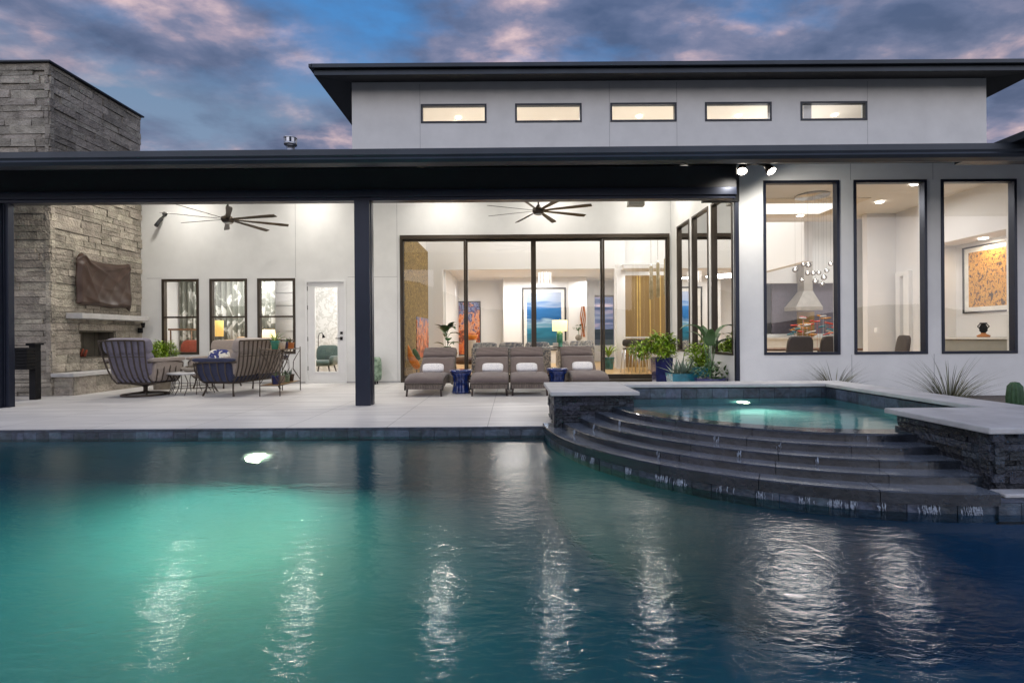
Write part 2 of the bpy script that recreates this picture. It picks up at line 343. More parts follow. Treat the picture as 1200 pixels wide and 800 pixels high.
M['wallpaper']=rampmat('pale_wallpaper',[(0,(.55,.55,.53)),(.48,(.66,.66,.64)),(.52,(.80,.80,.79)),(1,(.84,.84,.83))],9,3,1,.7)
M['orange']=mat('orange_lacquer',(.75,.24,.02),.35,var=.3,scale=6,bump=0)
M['coral']=mat('coral_fabric',(.25,.05,.025),.8,var=.2,bump=0)
M['wood']=mat('walnut',(.17,.085,.04),.5,var=.3,scale=3,stretch=(1,8,8),bump=.02)
M['lightwood']=mat('light_oak',(.45,.28,.13),.5,var=.2,scale=3,stretch=(1,8,8),bump=.02)
M['darkwood']=mat('espresso',(.05,.035,.028),.5,var=.3,scale=3,bump=.02)
M['greenseat']=mat('green_velvet',(.05,.085,.075),.8,var=.2,scale=10,bump=.02,sheen=.4)
M['sofa']=rampmat('patterned_sofa',[(0,(.07,.08,.10)),(.45,(.14,.15,.17)),(.55,(.40,.38,.34)),(1,(.50,.47,.42))],14,4,1.5,.9)
M['fabricwhite']=mat('off_white_fabric',(.62,.60,.56),.9,var=.06,bump=.03,bscale=200)
M['crystal']=mat('crystal',(.85,.88,.92),.05,.3,var=.3,scale=30,bump=0,emis=(1,.96,.9),es=.9)
M['bubble']=panemat('bubble_glass',2.2)
M['smoked']=mat('smoked_glass',(.22,.20,.15),.1,.2,var=.4,bump=0,emis=(1,.70,.25),es=.12)
M['shade']=mat('lit_linen_shade',(.8,.7,.5),.9,bump=0,emis=(1,.72,.36),es=1.6)
M['shadey']=mat('lit_yellow_shade',(.7,.5,.15),.9,bump=0,emis=(1,.62,.18),es=.6)
M['jade']=mat('jade_glass',(.02,.20,.13),.12,var=.2,bump=0,coat=.6)
M['art_orange']=rampmat('orange_abstract_art',[(0,(.55,.12,.02)),(.30,(.72,.22,.04)),(.42,(.60,.11,.03)),(.50,(.05,.03,.03)),(.56,(.68,.18,.05)),(.64,(.70,.36,.22)),(.72,(.04,.06,.20)),(.78,(.30,.33,.50)),(.84,(.03,.03,.06)),(.92,(.10,.16,.40)),(1,(.5,.25,.15))],2.6,9,1.6,.5,(1.3,1.3,1),axis=(.20,-.05,.85))
M['art_sea']=rampmat('seascape_art',[(0,(.30,.26,.16)),(.14,(.06,.12,.13)),(.30,(.01,.11,.19)),(.42,(.02,.19,.30)),(.50,(.28,.42,.55)),(.55,(.01,.10,.28)),(.70,(.03,.15,.38)),(.78,(.28,.36,.50)),(1,(.36,.40,.52))],1.3,6,1,.35,(.5,1,5),axis=(.36,-.06,.36))
M['art_gold']=rampmat('gold_figure_art',[(0,(.03,.02,.02)),(.40,(.07,.04,.02)),(.45,(.50,.22,.03)),(.58,(.68,.36,.06)),(.66,(.08,.05,.03)),(.72,(.55,.27,.05)),(1,(.6,.35,.1))],13,6,.8,.5,(1,1.6,1))
M['matboard']=mat('mat_board',(.72,.71,.67),.9,bump=0)
M['glassred']=mat('red_art_glass',(.55,.04,.02),.2,bump=0,coat=.5)
M['glassteal']=mat('teal_art_glass',(.02,.18,.22),.2,bump=0,coat=.5)
M['glassamber']=mat('amber_art_glass',(.60,.25,.04),.2,bump=0,coat=.5)
M['copper']=mat('copper_ribbon',(.45,.16,.06),.35,.7,bump=0)
M['lamp_on']=emit('lit_lens',(1,.92,.80),12)
M['flood_on']=emit('lit_flood_lens',(1,.90,.76),30)
M['cove']=emit('lit_cove_strip',(1,.96,.90),1.3)
M['pool_on']=emit('lit_pool_lens',(1,.95,.70),2.2)
M['spa_on']=emit('lit_spa_lens',(1,.90,.60),14)
M['firebox']=brickmat('firebox_brick',(.10,.09,.07),(.14,.12,.09),(.04,.04,.03),.35,.3,.008,.9,.1)
M['art_frame']=mat('art_frame',(.03,.03,.032),.4,bump=0)
M['counter']=mat('quartz_counter',(.70,.68,.64),.25,var=.05,bump=0)
M['cabinet']=mat('cabinet_grey',(.28,.28,.25),.5,var=.05,bump=0)
M['hood']=mat('range_hood_metal',(.36,.34,.31),.4,bump=0)

def area(name, loc, size, power, col=(1,.9,.78), rot=(0,0,0), shape='DISK', spread=None):
    l=bpy.data.lights.new(name,'AREA'); l.shape=shape; l.size=size; l.energy=power; l.color=col
    if spread: l.spread=spread
    o=bpy.data.objects.new(name,l); COL.objects.link(o); o.location=loc; o.rotation_euler=rot; return o
def spot(name, loc, target, power, ang, col=(1,.9,.78), blend=.8, r=.05):
    l=bpy.data.lights.new(name,'SPOT'); l.energy=power; l.color=col; l.spot_size=R(ang); l.spot_blend=blend; l.shadow_soft_size=r
    o=bpy.data.objects.new(name,l); COL.objects.link(o); o.location=loc
    o.rotation_euler=(Vector(target)-Vector(loc)).to_track_quat('-Z','Y').to_euler(); return o

# ================================================================ SETTING
C0=(3.1,5.93)                                   # centre of the round spa steps
RAD=[2.00,2.185,2.37,2.555,2.74]; ZT=[.265,.2065,.148,.0895,.031]
def arc(r,a0,a1,n): return [(C0[0]+r*math.cos(R(a0+(a1-a0)*i/n)),C0[1]+r*math.sin(R(a0+(a1-a0)*i/n))) for i in range(n+1)]
pool_poly=[(-10.5,.7),(6.8,.7),(6.8,3.22),(3.14,3.22)]+arc(2.70,270,180.4,48)[1:]+[(C0[0]-2.70,5.915),(-10.5,5.915)]
def struct(mb,name,m,**k): o=mb.build(name,m,None,**k); o['kind']='structure'; return o
b=MB()
b.box(-13,13.5,6.39,11.79,-.35,0); b.box(-13,1.36,5.915,6.39,-.35,0); b.box(4.05,13.5,4.16,6.39,-.35,0); b.box(3.14,13.5,3.22,4.16,-.35,0); b.box(6.8,13.5,-4,3.22,-.35,0); b.box(-13,6.8,-4,.7,-.35,0); b.box(-13,-10.5,.7,5.915,-.35,0)
struct(b,'patio',M['patio'])
b=MB()
n=len(pool_poly)
for i in range(n):
    x0,y0=pool_poly[i]; x1,y1=pool_poly[(i+1)%n]
    b.quad((x0,y0,-2.2),(x1,y1,-2.2),(x1,y1,-.04),(x0,y0,-.04))
b.add([(x,y,-2.2) for x,y in pool_poly],[tuple(range(n))])
struct(b,'pool_basin',M['plaster'],fix=False)
b=MB(); b.add([(x,y,-.11) for x,y in pool_poly],[tuple(range(n))])
struct(b,'pool_water',M['water'],fix=False)
# tiles along the waterline: one tile = one island
b=MB(); x=-10.4; rnd=random.Random(3)
while x<.40:
    w=.148; b.box(x,x+w-.003,5.885,5.93,-.26,-.035+rnd.uniform(-.001,.001)); x+=w
x=3.135
while x<6.8: b.box(x,x+.145,3.195,3.24,-.26,-.035); x+=.148
b.box(-10.4,.40,5.90,5.95,-.034,-.006); b.box(3.135,6.8,3.2,3.25,-.034,-.002)
struct(b,'pool_edge',M['tile'])
b=MB(); b.box(3.17,7.0,3.185,3.30,.002,.028); struct(b,'pool_coping',M['coping'],bevel=.008)
b=MB()
b.box(-400,-13,-400,400,-1,-.06); b.box(13.5,400,-400,400,-1,-.06); b.box(-13,13.5,-400,-4,-1,-.06); b.box(-13,13.5,24,400,-1,-.06)
struct(b,'ground',M['earth'])
b=MB(); b.box(4.45,13.4,4.0,8.3,.002,.03); struct(b,'gravel_bed',M['gravel'])
b=MB(); rnd=random.Random(5); nn=96
for ring in range(2):
    vs=[]
    for i in range(nn):
        a=2*PI*i/nn; r0=190+50*ring; h=9+6*math.sin(3*a+ring)+4*math.sin(7*a+2*ring)+3*math.sin(13*a)
        h=max(3,h)*(1+.8*ring)
        vs += [(r0*math.cos(a),r0*math.sin(a),-1),((r0+60)*math.cos(a),(r0+60)*math.sin(a),h)]
    b.add(vs,[(2*i,2*((i+1)%nn),2*((i+1)%nn)+1,2*i+1) for i in range(nn)],True)
struct(b,'hills',M['hill'])
# ================================================================ SPA
spa=thing('hot_tub','raised hot tub with slate walls, pale coping and curved steps spilling into the pool','hot tub',(2.5,5.2,0))
def ring(ro,ri,a0,a1,z0,z1,npiece):
    mb=MB()
    seg=max(3,int(60/npiece))
    for k in range(npiece):
        b0=a0+(a1-a0)*k/npiece+.05; b1=a0+(a1-a0)*(k+1)/npiece-.05
        vs=[]
        for x,y in arc(ro,b0,b1,seg): vs += [(x,y,z0),(x,y,z1-.008)]
        vo=len(vs)
        for x,y in arc(ro-.008,b0,b1,seg): vs.append((x,y,z1))
        vi=len(vs)
        for x,y in arc(ri,b0,b1,seg): vs += [(x,y,z1),(x,y,z0)]
        fs=[]
        for i in range(seg):
            fs += [(2*i,2*i+2,2*i+3,2*i+1),(2*i+1,2*i+3,vo+i+1,vo+i),(vi+2*i,vi+2*i+2,vi+2*i+3,vi+2*i+1),(vi+2*i+1,vi+2*i+3,2*i+2,2*i)]
        for i in (0,seg): fs.append((2*i,2*i+1,vo+i,vi+2*i,vi+2*i+1))
        mb.add(vs,fs); k0=len(mb.v)-len(vs)
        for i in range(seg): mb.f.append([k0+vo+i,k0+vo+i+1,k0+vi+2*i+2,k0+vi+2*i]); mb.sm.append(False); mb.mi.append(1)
    return mb
A1=[277,276,275.3,274.5,271]
for k in range(5):
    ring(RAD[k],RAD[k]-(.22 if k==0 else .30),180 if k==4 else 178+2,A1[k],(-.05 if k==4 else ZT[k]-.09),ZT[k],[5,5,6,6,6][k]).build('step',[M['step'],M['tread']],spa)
# tiled riser under the lowest step
mb=MB(); rnd=random.Random(11); a=180.0; st=math.degrees(.15/2.71)
while a<271:
    a2=min(a+st,271); v=[]; d=rnd.uniform(0,.006)
    for q in (a+.05,a2-.05):
        for r in (2.66,2.715+d):
            for z in (-.3,-.052): v.append((C0[0]+r*math.cos(R(q)),C0[1]+r*math.sin(R(q)),z))
    mb.add(v,[(0,1,3,2),(4,6,7,5),(0,4,5,1),(2,3,7,6),(0,2,6,4),(1,5,7,3)]); a=a2
mb.build('tiled_riser',M['tile'],spa)
mb=MB(); mb.prism(arc(2.65,180,272,40)+[(3.3,4.3),(1.4,5.7)],-2.19,-.53); mb.build('foundation',M['slate'],spa)
def pier(x0,x1,y0,y1,seed,sides):
    p=MB(); p.box(x0+.04,x1-.04,y0+.04,y1-.04,-.06,.395)
    o=p.build('pier',M['slate'],spa); q=MB()
    if 'f' in sides: q.stones((x0,y0+.04,-.05),(1,0,0),(0,-1,0),x1-x0,.443,(.035,.07),(.12,.38),.03,seed,.003)
    if 'l' in sides: q.stones((x0+.04,y0,-.05),(0,1,0),(-1,0,0),y1-y0,.443,(.035,.07),(.12,.38),.03,seed+1,.003)
    if 'r' in sides: q.stones((x1-.04,y0,-.05),(0,1,0),(1,0,0),y1-y0,.443,(.035,.07),(.12,.38),.03,seed+2,.003)
    q.build('stone_facing',M['slate'],o); return o
pier(.47,1.38,5.60,6.76,21,'flr'); pier(3.20,6.0,3.31,4.16,31,'flr')
mb=MB(); mb.box(.43,1.43,5.55,6.80,.395,.44); mb.box(3.15,6.05,3.27,4.20,.395,.44)
mb.box(1.432,4.44,6.36,6.76,.396,.439); mb.box(4.02,4.44,4.202,6.358,.396,.439)
mb.build('coping',M['coping'],spa,bevel=.01)
mb=MB(); mb.box(1.3,4.40,6.40,6.72,-.05,.385); mb.box(4.06,4.40,4.15,6.40,-.05,.385); mb.build('wall',M['slate'],spa)
mb=MB(); x=1.38
while x<4.05: mb.box(x,min(x+.20,4.057)-.004,6.375,6.40,.10,.383); x+=.20
y=4.17
while y<6.37: mb.box(4.033,4.06,y,min(y+.20,6.37)-.004,.10,.383); y+=.20
mb.build('waterline_tile',M['tile'],spa)
spoly=[(1.36,6.39),(4.05,6.39),(4.05,4.14),(3.30,4.14)]+arc(2.07,276,190,36)+[(1.06,5.63),(1.36,5.63)]
spoly=[(1.36,6.39),(4.05,6.39),(4.05,4.14),(3.30,4.14)]+[p for p in arc(1.99,276.5,180,40) if p[1]<5.63]+[(1.06,5.63),(1.36,5.63)]
mb=MB(); ns=len(spoly); mb.add([(x,y,-.5) for x,y in spoly],[tuple(range(ns))])
ins=[(1.36,6.385),(4.045,6.385),(4.045,4.16),(3.30,4.16)]+[p for p in arc(1.79,278,180,30) if p[1]<5.6]+[(1.36,5.6)]
ni=len(ins)
for i in range(ni):
    (xa,ya),(xb,yb)=ins[i],ins[(i+1)%ni]; mb.quad((xa,ya,-.5),(xb,yb,-.5),(xb,yb,.24),(xa,ya,.24))
mb.build('basin',M['spa_plaster'],spa,fix=False)
mb=MB(); mb.add([(x,y,.270) for x,y in spoly],[tuple(reversed(range(ns)))]); struct(mb,'spa_water',M['spawater'],fix=False)
mb=MB(); mb.lathe([(.001,0),(.07,0),(.07,.02)],(0,0,0),20)
for v in range(len(mb.v)): a=mb.v[v]; mb.v[v]=(2.95+a[0],6.36-a[2],-.18+a[1])
mb.build('underwater_light',M['spa_on'],spa)
spot('spa_beam',(2.95,6.28,-.15),(2.95,4.4,-.5),55,120,(1,1,.66))
# water falling off the steps
rnd=random.Random(8)
def trickle(a,r,z0,z1,nn,w):
    mb=MB()
    for k in range(int(nn*1.6)+1):
        q=R(a)+rnd.gauss(0,w*1.25)/r; ww=rnd.uniform(.0012,.0045); n_=6; vs=[]
        t=Vector((-math.sin(q),math.cos(q),0)); o_=Vector((math.cos(q),math.sin(q),0)); zt=z1-rnd.random()**2*.6*(z1-z0); zb=z0+rnd.random()**3*.5*(z1-z0)
        for i in range(n_+1):
            u=i/n_; c=Vector((C0[0],C0[1],0))+o_*(r+.004+.012*u)+Vector((0,0,zt+(zb-zt)*u))+t*.002*math.sin(9*u+k)
            e=ww*(.35+.65*math.sin(PI*min(1,u+.15)))*(1 if u<.9 else .5); vs+=[c-t*e,c+o_*.003,c+t*e]
        mb.add(vs,[f for i in range(n_) for f in ((3*i,3*i+1,3*i+4,3*i+3),(3*i+1,3*i+2,3*i+5,3*i+4))],True)
    mb.build('water_trickle',M['foam'],spa)
for a,nn,w in ((206,9,.05),(210,5,.02),(219,10,.012),(226,16,.03),(229,14,.02),(236,4,.03),(241,8,.02),(247,5,.02),(250.5,16,.02),(252.5,12,.015),(256,4,.02),(262,18,.03),(267.5,22,.03)):
    trickle(a,2.722,-.115,-.05,nn,w)
for a,k,nn in ((197,3,5),(199,2,4),(223,3,3),(237,2,3),(250,2,2),(231,1,2),(262,0,1),(244,1,2),(204,1,3)):
    trickle(a,RAD[k]+.002,ZT[k+1] if k<4 else -.05,ZT[k],nn,.012)

# ================================================================ HOUSE
house=thing('modern_house','white two level modern house with dark metal roofs, glass walls and covered patio','house',(0,11.8,0))
W=M['stucco']; DB=11.8
def win_px(D,x0,x1,y0,y1): xm=(x0+x1)/2; return (px(x0,D),px(x1,D),pz(xm,y1,D),pz(xm,y0,D))
bed=[win_px(DB,190,233.5,323,415),win_px(DB,246,290,323,415),win_px(DB,302,346.5,323,415)]
bed=[(a,b_,.70,2.50) for a,b_,c,d in bed]
door=(px(358,DB),px(406,DB),0,2.45)
slider=(px(469.5,DB),px(785,DB),0,3.50)
cler=[win_px(DB,495,572,123.5,145.5),win_px(DB,605.5,683.5,122,144),win_px(DB,717,794.5,120.5,142.5),win_px(DB,828,906,119,141.5),win_px(DB,940,1018,118,140.5)]
cz0=sum(c[2] for c in cler)/5; cz1=sum(c[3] for c in cler)/5; cler=[(a,b_,cz0,cz1) for a,b_,c,d in cler]
XR=3.805
side=[(10.57,11.36,.72,3.56),(9.55,10.42,.72,3.56),(8.50,9.41,.72,3.56)]
front=[(4.24,5.52,.73,3.66),(5.76,6.99,.73,3.66),(7.23,8.50,.73,3.66)]
XL,XU=-3.78,11.35
MB().wall_y(DB,DB+.2,-11.5,XU,0,5.2,bed+[door,slider,(XR+.175,8.05,0,3.80)]).build('wall',W,house)['label']='white back wall of the patio'
MB().wall_y(DB+.003,DB+.2,XL,XU,5.2,7.16,cler).build('wall',W,house)['label']='upper storey wall with small high windows'
MB().wall_y(8.33,8.50,XR,13.6,0,4.1,front).build('wall',W,house)['label']='wall behind the hot tub'
MB().wall_x(XR,XR+.17,8.503,DB-.003,0,3.90,side).add([(XR,8.503,3.9),(XR,DB-.003,3.9),(XR,DB-.003,5.0),(XR,8.503,3.93),(XR+.17,8.503,3.9),(XR+.17,DB-.003,3.9),(XR+.17,DB-.003,5.0),(XR+.17,8.503,3.93)],[(0,1,2,3),(4,5,6,7),(0,1,5,4),(1,2,6,5),(2,3,7,6),(3,0,4,7)]).build('wall',W,house)['label']='side wall at the patio corner'
# joints
def vj(x,D,z0,z1): MB().box(x-.005,x+.005,D-.0015,D+.01,z0,z1).build('panel_joint',M['joint'],house)
def hj(x0,x1,D,z): MB().box(x0,x1,D-.0014,D+.01,z-.005,z+.005).build('panel_joint',M['joint'],house)
for q in (347,466): vj(px(q,DB),DB,(2.52 if q==347 else 0),4.7)
vj(px(785.5,DB)+.03,DB,3.53,4.7)
hj(-8.7,px(190,DB),DB,2.52); hj(px(408,DB),px(466,DB),DB,2.52)
for q in (494,716,795,1018.5): vj(px(q,DB),DB+.003,5.2,7.1)
for q in (998,1094.5): vj(px(q,8.33),8.33,.03,.73-.0); vj(px(q,8.33),8.33,3.66,4.1)
MB().box(-8.7,slider[0]-.02,DB-.004,DB+.01,.0,.035).build('base_trim',M['joint'],house)
def window_y(y, x0,x1,z0,z1,w=.055,m='bronze',pane='pane',depth=.09,sash=False,inset=.0):
    f=MB().frame_y(y-.015+inset,y+depth+inset,x0,x1,z0,z1,w)
    o=f.build('window',M[m],house)
    MB().quad((x0+w,y+.04+inset,z0+w),(x1-w,y+.04+inset,z0+w),(x1-w,y+.04+inset,z1-w),(x0+w,y+.04+inset,z1-w)).build('pane',M[pane],o,fix=False)
    if sash:
        zm=(z0+z1)/2-.01; MB().box(x0+w,x1-w,y-.005,y+.06,zm-.02,zm+.02).build('sash_bar',M[m],o)
    return o
for a in bed: window_y(DB,*a,w=.06,sash=True)
for a in cler: window_y(DB+.003,*a,w=.045,m='dark_metal')
for a in front: window_y(8.33,*a,w=.045,m='navy_metal')
for y0,y1,z0,z1 in side:
    w=.04; f=MB(); x0=XR-.015; x1=XR+.09
    f.box(x0,x1,y0,y0+w,z0,z1).box(x0,x1,y1-w,y1,z0,z1).box(x0,x1,y0+w,y1-w,z0,z0+w).box(x0,x1,y0+w,y1-w,z1-w,z1)
    o=f.build('window',M['bronze'],house); xx=XR+.04
    MB().quad((xx,y0+w,z0+w),(xx,y1-w,z0+w),(xx,y1-w,z1-w),(xx,y0+w,z1-w)).build('pane',M['pane'],o,fix=False)
# sliding doors: four tall panels
sx=[px(q,DB) for q in (469.5,546,626,707,785)]
f=MB(); f.box(sx[0],sx[4],DB-.03,DB+.16,3.41,3.50); f.box(sx[0],sx[0]+.05,DB-.03,DB+.16,.0,3.41); f.box(sx[4]-.05,sx[4],DB-.03,DB+.16,0,3.41); f.box(sx[0]+.05,sx[4]-.05,DB-.03,DB+.16,.0,.10)
sl=f.build('sliding_door',M['bronze'],house); sl['label']='wide bronze framed glass sliding door'
for i in range(4):
    a,c=sx[i]+(.05 if i==0 else 0),sx[i+1]-(.05 if i==3 else 0); yy=DB+(.02 if i in (0,3) else .09)
    l=.03 if i in (0,) else (.06 if i in (2,) else .045); r_=.03 if i==3 else (.06 if i==1 else .045)
    f=MB(); f.box(a,a+l,yy,yy+.05,.1,3.41).box(c-r_,c,yy,yy+.05,.1,3.41).box(a+l,c-r_,yy,yy+.05,.1,.16).box(a+l,c-r_,yy,yy+.05,3.36,3.41)
    f.build('door_panel',M['bronze'],sl)
    MB().quad((a+l,yy+.025,.16),(c-r_,yy+.025,.16),(c-r_,yy+.025,3.36),(a+l,yy+.025,3.36)).build('pane',M['pane2'],sl,fix=False)
MB().box(sx[0]+.9,sx[4]-.05,11.55,11.768,.002,.06).build('threshold',M['bronze'],house,bevel=.005)
# white full-light door
x0,x1,_,zt=door
f=MB().frame_y(DB-.02,DB+.12,x0,x1,.0,zt,.045); f.build('door_frame',M['white'],house)
f=MB(); gx0,gx1=px(369,DB),px(395.5,DB); gz0,gz1=.27,2.28; a,c=x0+.05,x1-.05
f.wall_y(DB+.02,DB+.065,a,c,.05,2.40,[(gx0,gx1,gz0,gz1)]); dr=f.build('door',M['white'],house); dr['label']='white door with one tall glass light'
MB().quad((gx0,DB+.045,gz0),(gx1,DB+.045,gz0),(gx1,DB+.045,gz1),(gx0,DB+.045,gz1)).build('pane',M['pane'],dr,fix=False)
MB().frame_y(DB+.005,DB+.019,gx0-.03,gx1+.03,gz0-.03,gz1+.03,.03).build('door_glass_trim',M['white'],dr)
h=MB(); h.box(c-.10,c-.045,DB+.0,DB+.02,1.02,1.10); MB().box(c-.10,c-.045,DB+.0,DB+.02,1.16,1.22).build('lock',M['black'],dr); h.box(c-.2,c-.08,DB-.04,DB-.025,1.05,1.07); h.box(c-.09,c-.07,DB-.03,DB+.0,1.05,1.07); h.build('handle',M['black'],dr)
for z in (.3,1.0,1.75,2.2): MB().box(a-.012,a+.004,DB+.005,DB+.03,z,z+.1).build('hinge',M['black'],dr)
# lower roof (mono-pitch over the patio)
YE=6.9; sl_=.33
def eave_y(x): return YE - .006*(x)      # the eave runs a shade off the back wall
mb=MB(); xa,xb=-12.5,12.6
def zt_(y): return 3.60+sl_*(y-YE)*.93
ya,yb=eave_y(xa),eave_y(xb)
mb.add([(xa,ya,3.46),(xb,yb,3.46),(xb,DB-.01,3.46+sl_*(DB-YE)),(xa,DB-.01,3.46+sl_*(DB-YE)),(xa,ya,3.60),(xb,yb,3.60),(xb,DB-.01,zt_(DB)+.12),(xa,DB-.01,zt_(DB)+.12)],[(0,1,2,3),(4,5,6,7),(0,1,5,4),(2,3,7,6),(0,3,7,4),(1,2,6,5)])
rf=mb.build('roof',M['roof_metal'],house); rf['label']='lower standing seam roof over the patio'
g=MB(); pr=[(0,0),(-.10,.02),(-.13,.06),(-.115,.09),(-.13,.12),(-.13,.20),(-.115,.205),(-.11,.19),(0,.18)]
vs=[(x,eave_y(x)+q[0],3.452+q[1]) for x in (xa-.05,xb+.05) for q in pr]; k=len(pr)
g.add(vs,[(i,(i+1)%k,k+(i+1)%k,k+i) for i in range(k)]+[tuple(range(k)),tuple(range(k,2*k))]); g.build('gutter',M['roof_metal'],rf)
x=-12.3
while x<11.3:
    g=MB()
    y0=eave_y(x)
    g.add([(x-.012,y0-.02,3.60),(x+.012,y0-.02,3.60),(x+.012,y0-.02,3.69),(x-.012,y0-.02,3.69),(x-.012,DB-.03,zt_(DB)+.10),(x+.012,DB-.03,zt_(DB)+.10),(x+.012,DB-.03,zt_(DB)+.17),(x-.012,DB-.03,zt_(DB)+.17)],[(0,1,2,3),(4,5,6,7),(0,1,5,4),(2,3,7,6),(0,3,7,4),(1,2,6,5)]); x+=.43
    g.build('standing_seam',M['roof_metal'],rf)
g=MB(); g.add([(-12.4,7.9,3.745),(XR,7.9,3.745),(XR,DB-.02,5.03),(-12.4,DB-.02,5.03)],[(0,1,2,3)]); g.build('patio_ceiling',M['ceiling'],rf,fix=False)
g=MB(); e0=px(1181,6.8); g.box(e0,12.7,6.55,7.6,3.655,3.75); g.box(e0+.1,12.7,6.5,6.54,3.49,3.74); g.build('roof_end_cap',M['roof_metal'],rf)
# beam, screen housing and columns
MB().box(-12.4,3.57,7.84,8.06,3.405,3.75).box(3.2,XR-.004,8.24,8.328,3.29,3.74).box(3.2,3.4,8.06,8.24,3.405,3.74).build('beam',M['soffit'],house)
s_=MB().box(-12.4,3.56,7.80,8.02,3.285,3.404); s_.box(-12.4,3.56,7.83,7.99,3.235,3.284); s_.build('screen_housing',M['navy_metal'],house,bevel=.006)
def column(xc,w=.24): 
    m_=MB().box(xc-w/2,xc+w/2,7.79,8.03,.0,3.234); m_.box(xc-w/2-.012,xc+w/2+.012,7.86,7.96,0,3.233); return m_.build('column',M['navy_metal'],house,bevel=.006)
column(px(425,7.8)); column(px(-9,7.8)+.02,.2)
MB().box(XR-.065,XR-.004,8.26,8.327,.0,3.288).build('screen_track',M['navy_metal'],house)
MB().box(px(9.5,7.9),px(13.5,7.9),7.86,7.95,0,3.234).build('screen_track',M['navy_metal'],house)
# upper roof (hip)
oh=.63; y0=DB-oh; xa,xb=XL-.65,XU+.65; y1=19
mb=MB(); zc=7.0
mb.add([(xa,y0,zc),(xb,y0,zc),(xb,y1,zc),(xa,y1,zc),(xa,y0,zc+.19),(xb,y0,zc+.19),(xb,y1,zc+.19),(xa,y1,zc+.19),(xa+4,y0+3.5,zc+.95),(xb-4,y0+3.5,zc+.95)],[(0,1,5,4),(1,2,6,5),(2,3,7,6),(3,0,4,7),(4,5,9,8),(5,6,9),(6,7,8,9),(7,4,8)])
ur=mb.build('roof',M['roof_metal'],house); ur['label']='upper hipped metal roof with deep eaves'
mb=MB(); i0,i1,j0=XL-.0,XU+.0,DB+.0; zi=7.15
mb.add([(xa,y0,zc),(xb,y0,zc),(xb,y1,zc),(xa,y1,zc),(i0,j0,zi),(i1,j0,zi),(i1,y1,zi),(i0,y1,zi)],[(0,1,5,4),(1,2,6,5),(3,0,4,7)]); mb.build('soffit',M['soffit'],ur)
g=MB(); g.box(xa-.04,xb+.04,y0-.09,y0-.003,zc+.12,zc+.215); g.box(xa-.09,xa-.003,y0-.09,y1,zc+.13,zc+.21); g.box(xb+.003,xb+.09,y0-.09,y1,zc+.13,zc+.21); g.build('gutter',M['roof_metal'],ur,bevel=.01)
x=xa+.2
while x<xb:
    MB().box(x-.012,x+.012,y0-.02,y0+.5,zc+.19,zc+.25).build('standing_seam',M['roof_metal'],ur); x+=.62
MB().wall_x(XL,XL+.2,DB+.203,18.8,4.9,7.15).wall_x(XU-.2,XU,DB+.203,18.8,0,7.15).build('wall',W,house)
MB().wall_y(21.0,21.2,-12,13,0,4.4,[(px(697,21),px(722,21),.7,2.75)]).build('wall',W,house)
MB().wall_x(-12,-11.8,DB+.2,21,0,4.4).wall_x(12.8,13,8.51,21,0,4.4).build('wall',W,house)
# ---- interior shell
IW=M['inner_wall']
fl=MB(); fl.box(-4.0,12.8,DB+.2,21,-.2,.055); fl.box(XR+.17,12.8,8.5,DB+.2,-.2,.05); fl.box(-11.8,-4.0,DB+.2,21,-.2,.04); fl.build('interior_floor',M['wood_floor'],house)
DL=16.0
gl=MB().box(-2.75,-2.65,12.3,15.7,.06,3.78); gl.build('feature_wall',M['goldstone'],house)['label']='gold veined fireplace wall inside the living room'
g=MB().box(-2.649,-2.63,13.7,15.6,.5,1.65); g.build('reflection_panel',M['art_orange'],house)  # painted panel standing in for a picture reflected in the glass
iw=MB(); iw.wall_x(-2.95,-2.76,DB+.2,DL,.055,6.95); 
op=(px(520,DL),px(721,DL),.055,3.25)
iw.wall_y(DL,DL+.15,-2.76,px(733,DL),.055,6.95,[op]); iw.wall_y(DL-.6,DL-.45,px(723,DL-.6),px(733,DL-.6),.055,3.3)
iw.wall_y(DL+.3,DL+.45,px(733,DL),7.1,.055,6.95)
iw.build('interior_wall',IW,house)['label']='living room end wall with a wide opening'
g=MB(); g.box(px(723,DL),4.9,DL-1.0,DL-.2,3.12,3.25); g.build('cove',IW,house); MB().box(px(725,DL),4.8,DL-.9,DL-.3,3.26,3.28).build('cove_light',M['cove'],house)
g=MB()
xs=[px(q,DL) for q in (733,749,752,764,776,790,806)]
for a,c in zip(xs,xs[1:]): g.box(a+.01,c-.01,DL+.2,DL+.29,.06,3.05)
g.build('wood_panelling',M['gold'],house)
g=MB()
for a in xs[1:]: g.box(a-.02,a+.02,DL+.18,DL+.2,.06,3.05)
g.build('gold_trim',M['goldline'],house)
g=MB(); g.box(px(760,14.8),4.6,14.2,14.9,.06,1.0); g.box(px(733,14.8),4.65,14.1,14.95,1.0,1.05); g.build('island_counter',M['white'],house)
# back gallery
g=MB(); g.wall_x(-2.3,-2.15,DL+.15,21,.055,3.4); g.wall_y(20.0,20.1,-2.15,px(593,20),.055,3.4); g.wall_y(19.0,19.15,px(590,19),px(666,19),.055,3.4); g.wall_x(px(666,19)-.15,px(666,19),19.15,20,.055,3.4)
g.wall_y(20.2,20.3,px(666,20.2),px(722,20.2)+.5,.055,3.4,[(px(697,20.2),px(722,20.2),.7,2.75)]); g.wall_x(4.3,4.4,DL+.45,21,.055,3.4)
g.build('interior_wall',IW,house)
MB().box(-2.15,4.3,DL+.15,20.9,3.35,3.45).build('interior_ceiling',M['ceiling'],house)
MB().box(-3.58,XU-.2,DB+.2,19,6.93,7.1).build('interior_ceiling',M['cream'],house)['label']='high cream ceiling seen through the upper windows'
MB().wall_y(19,19.2,-3.6,XU,3.5,6.93).build('interior_wall',IW,house)
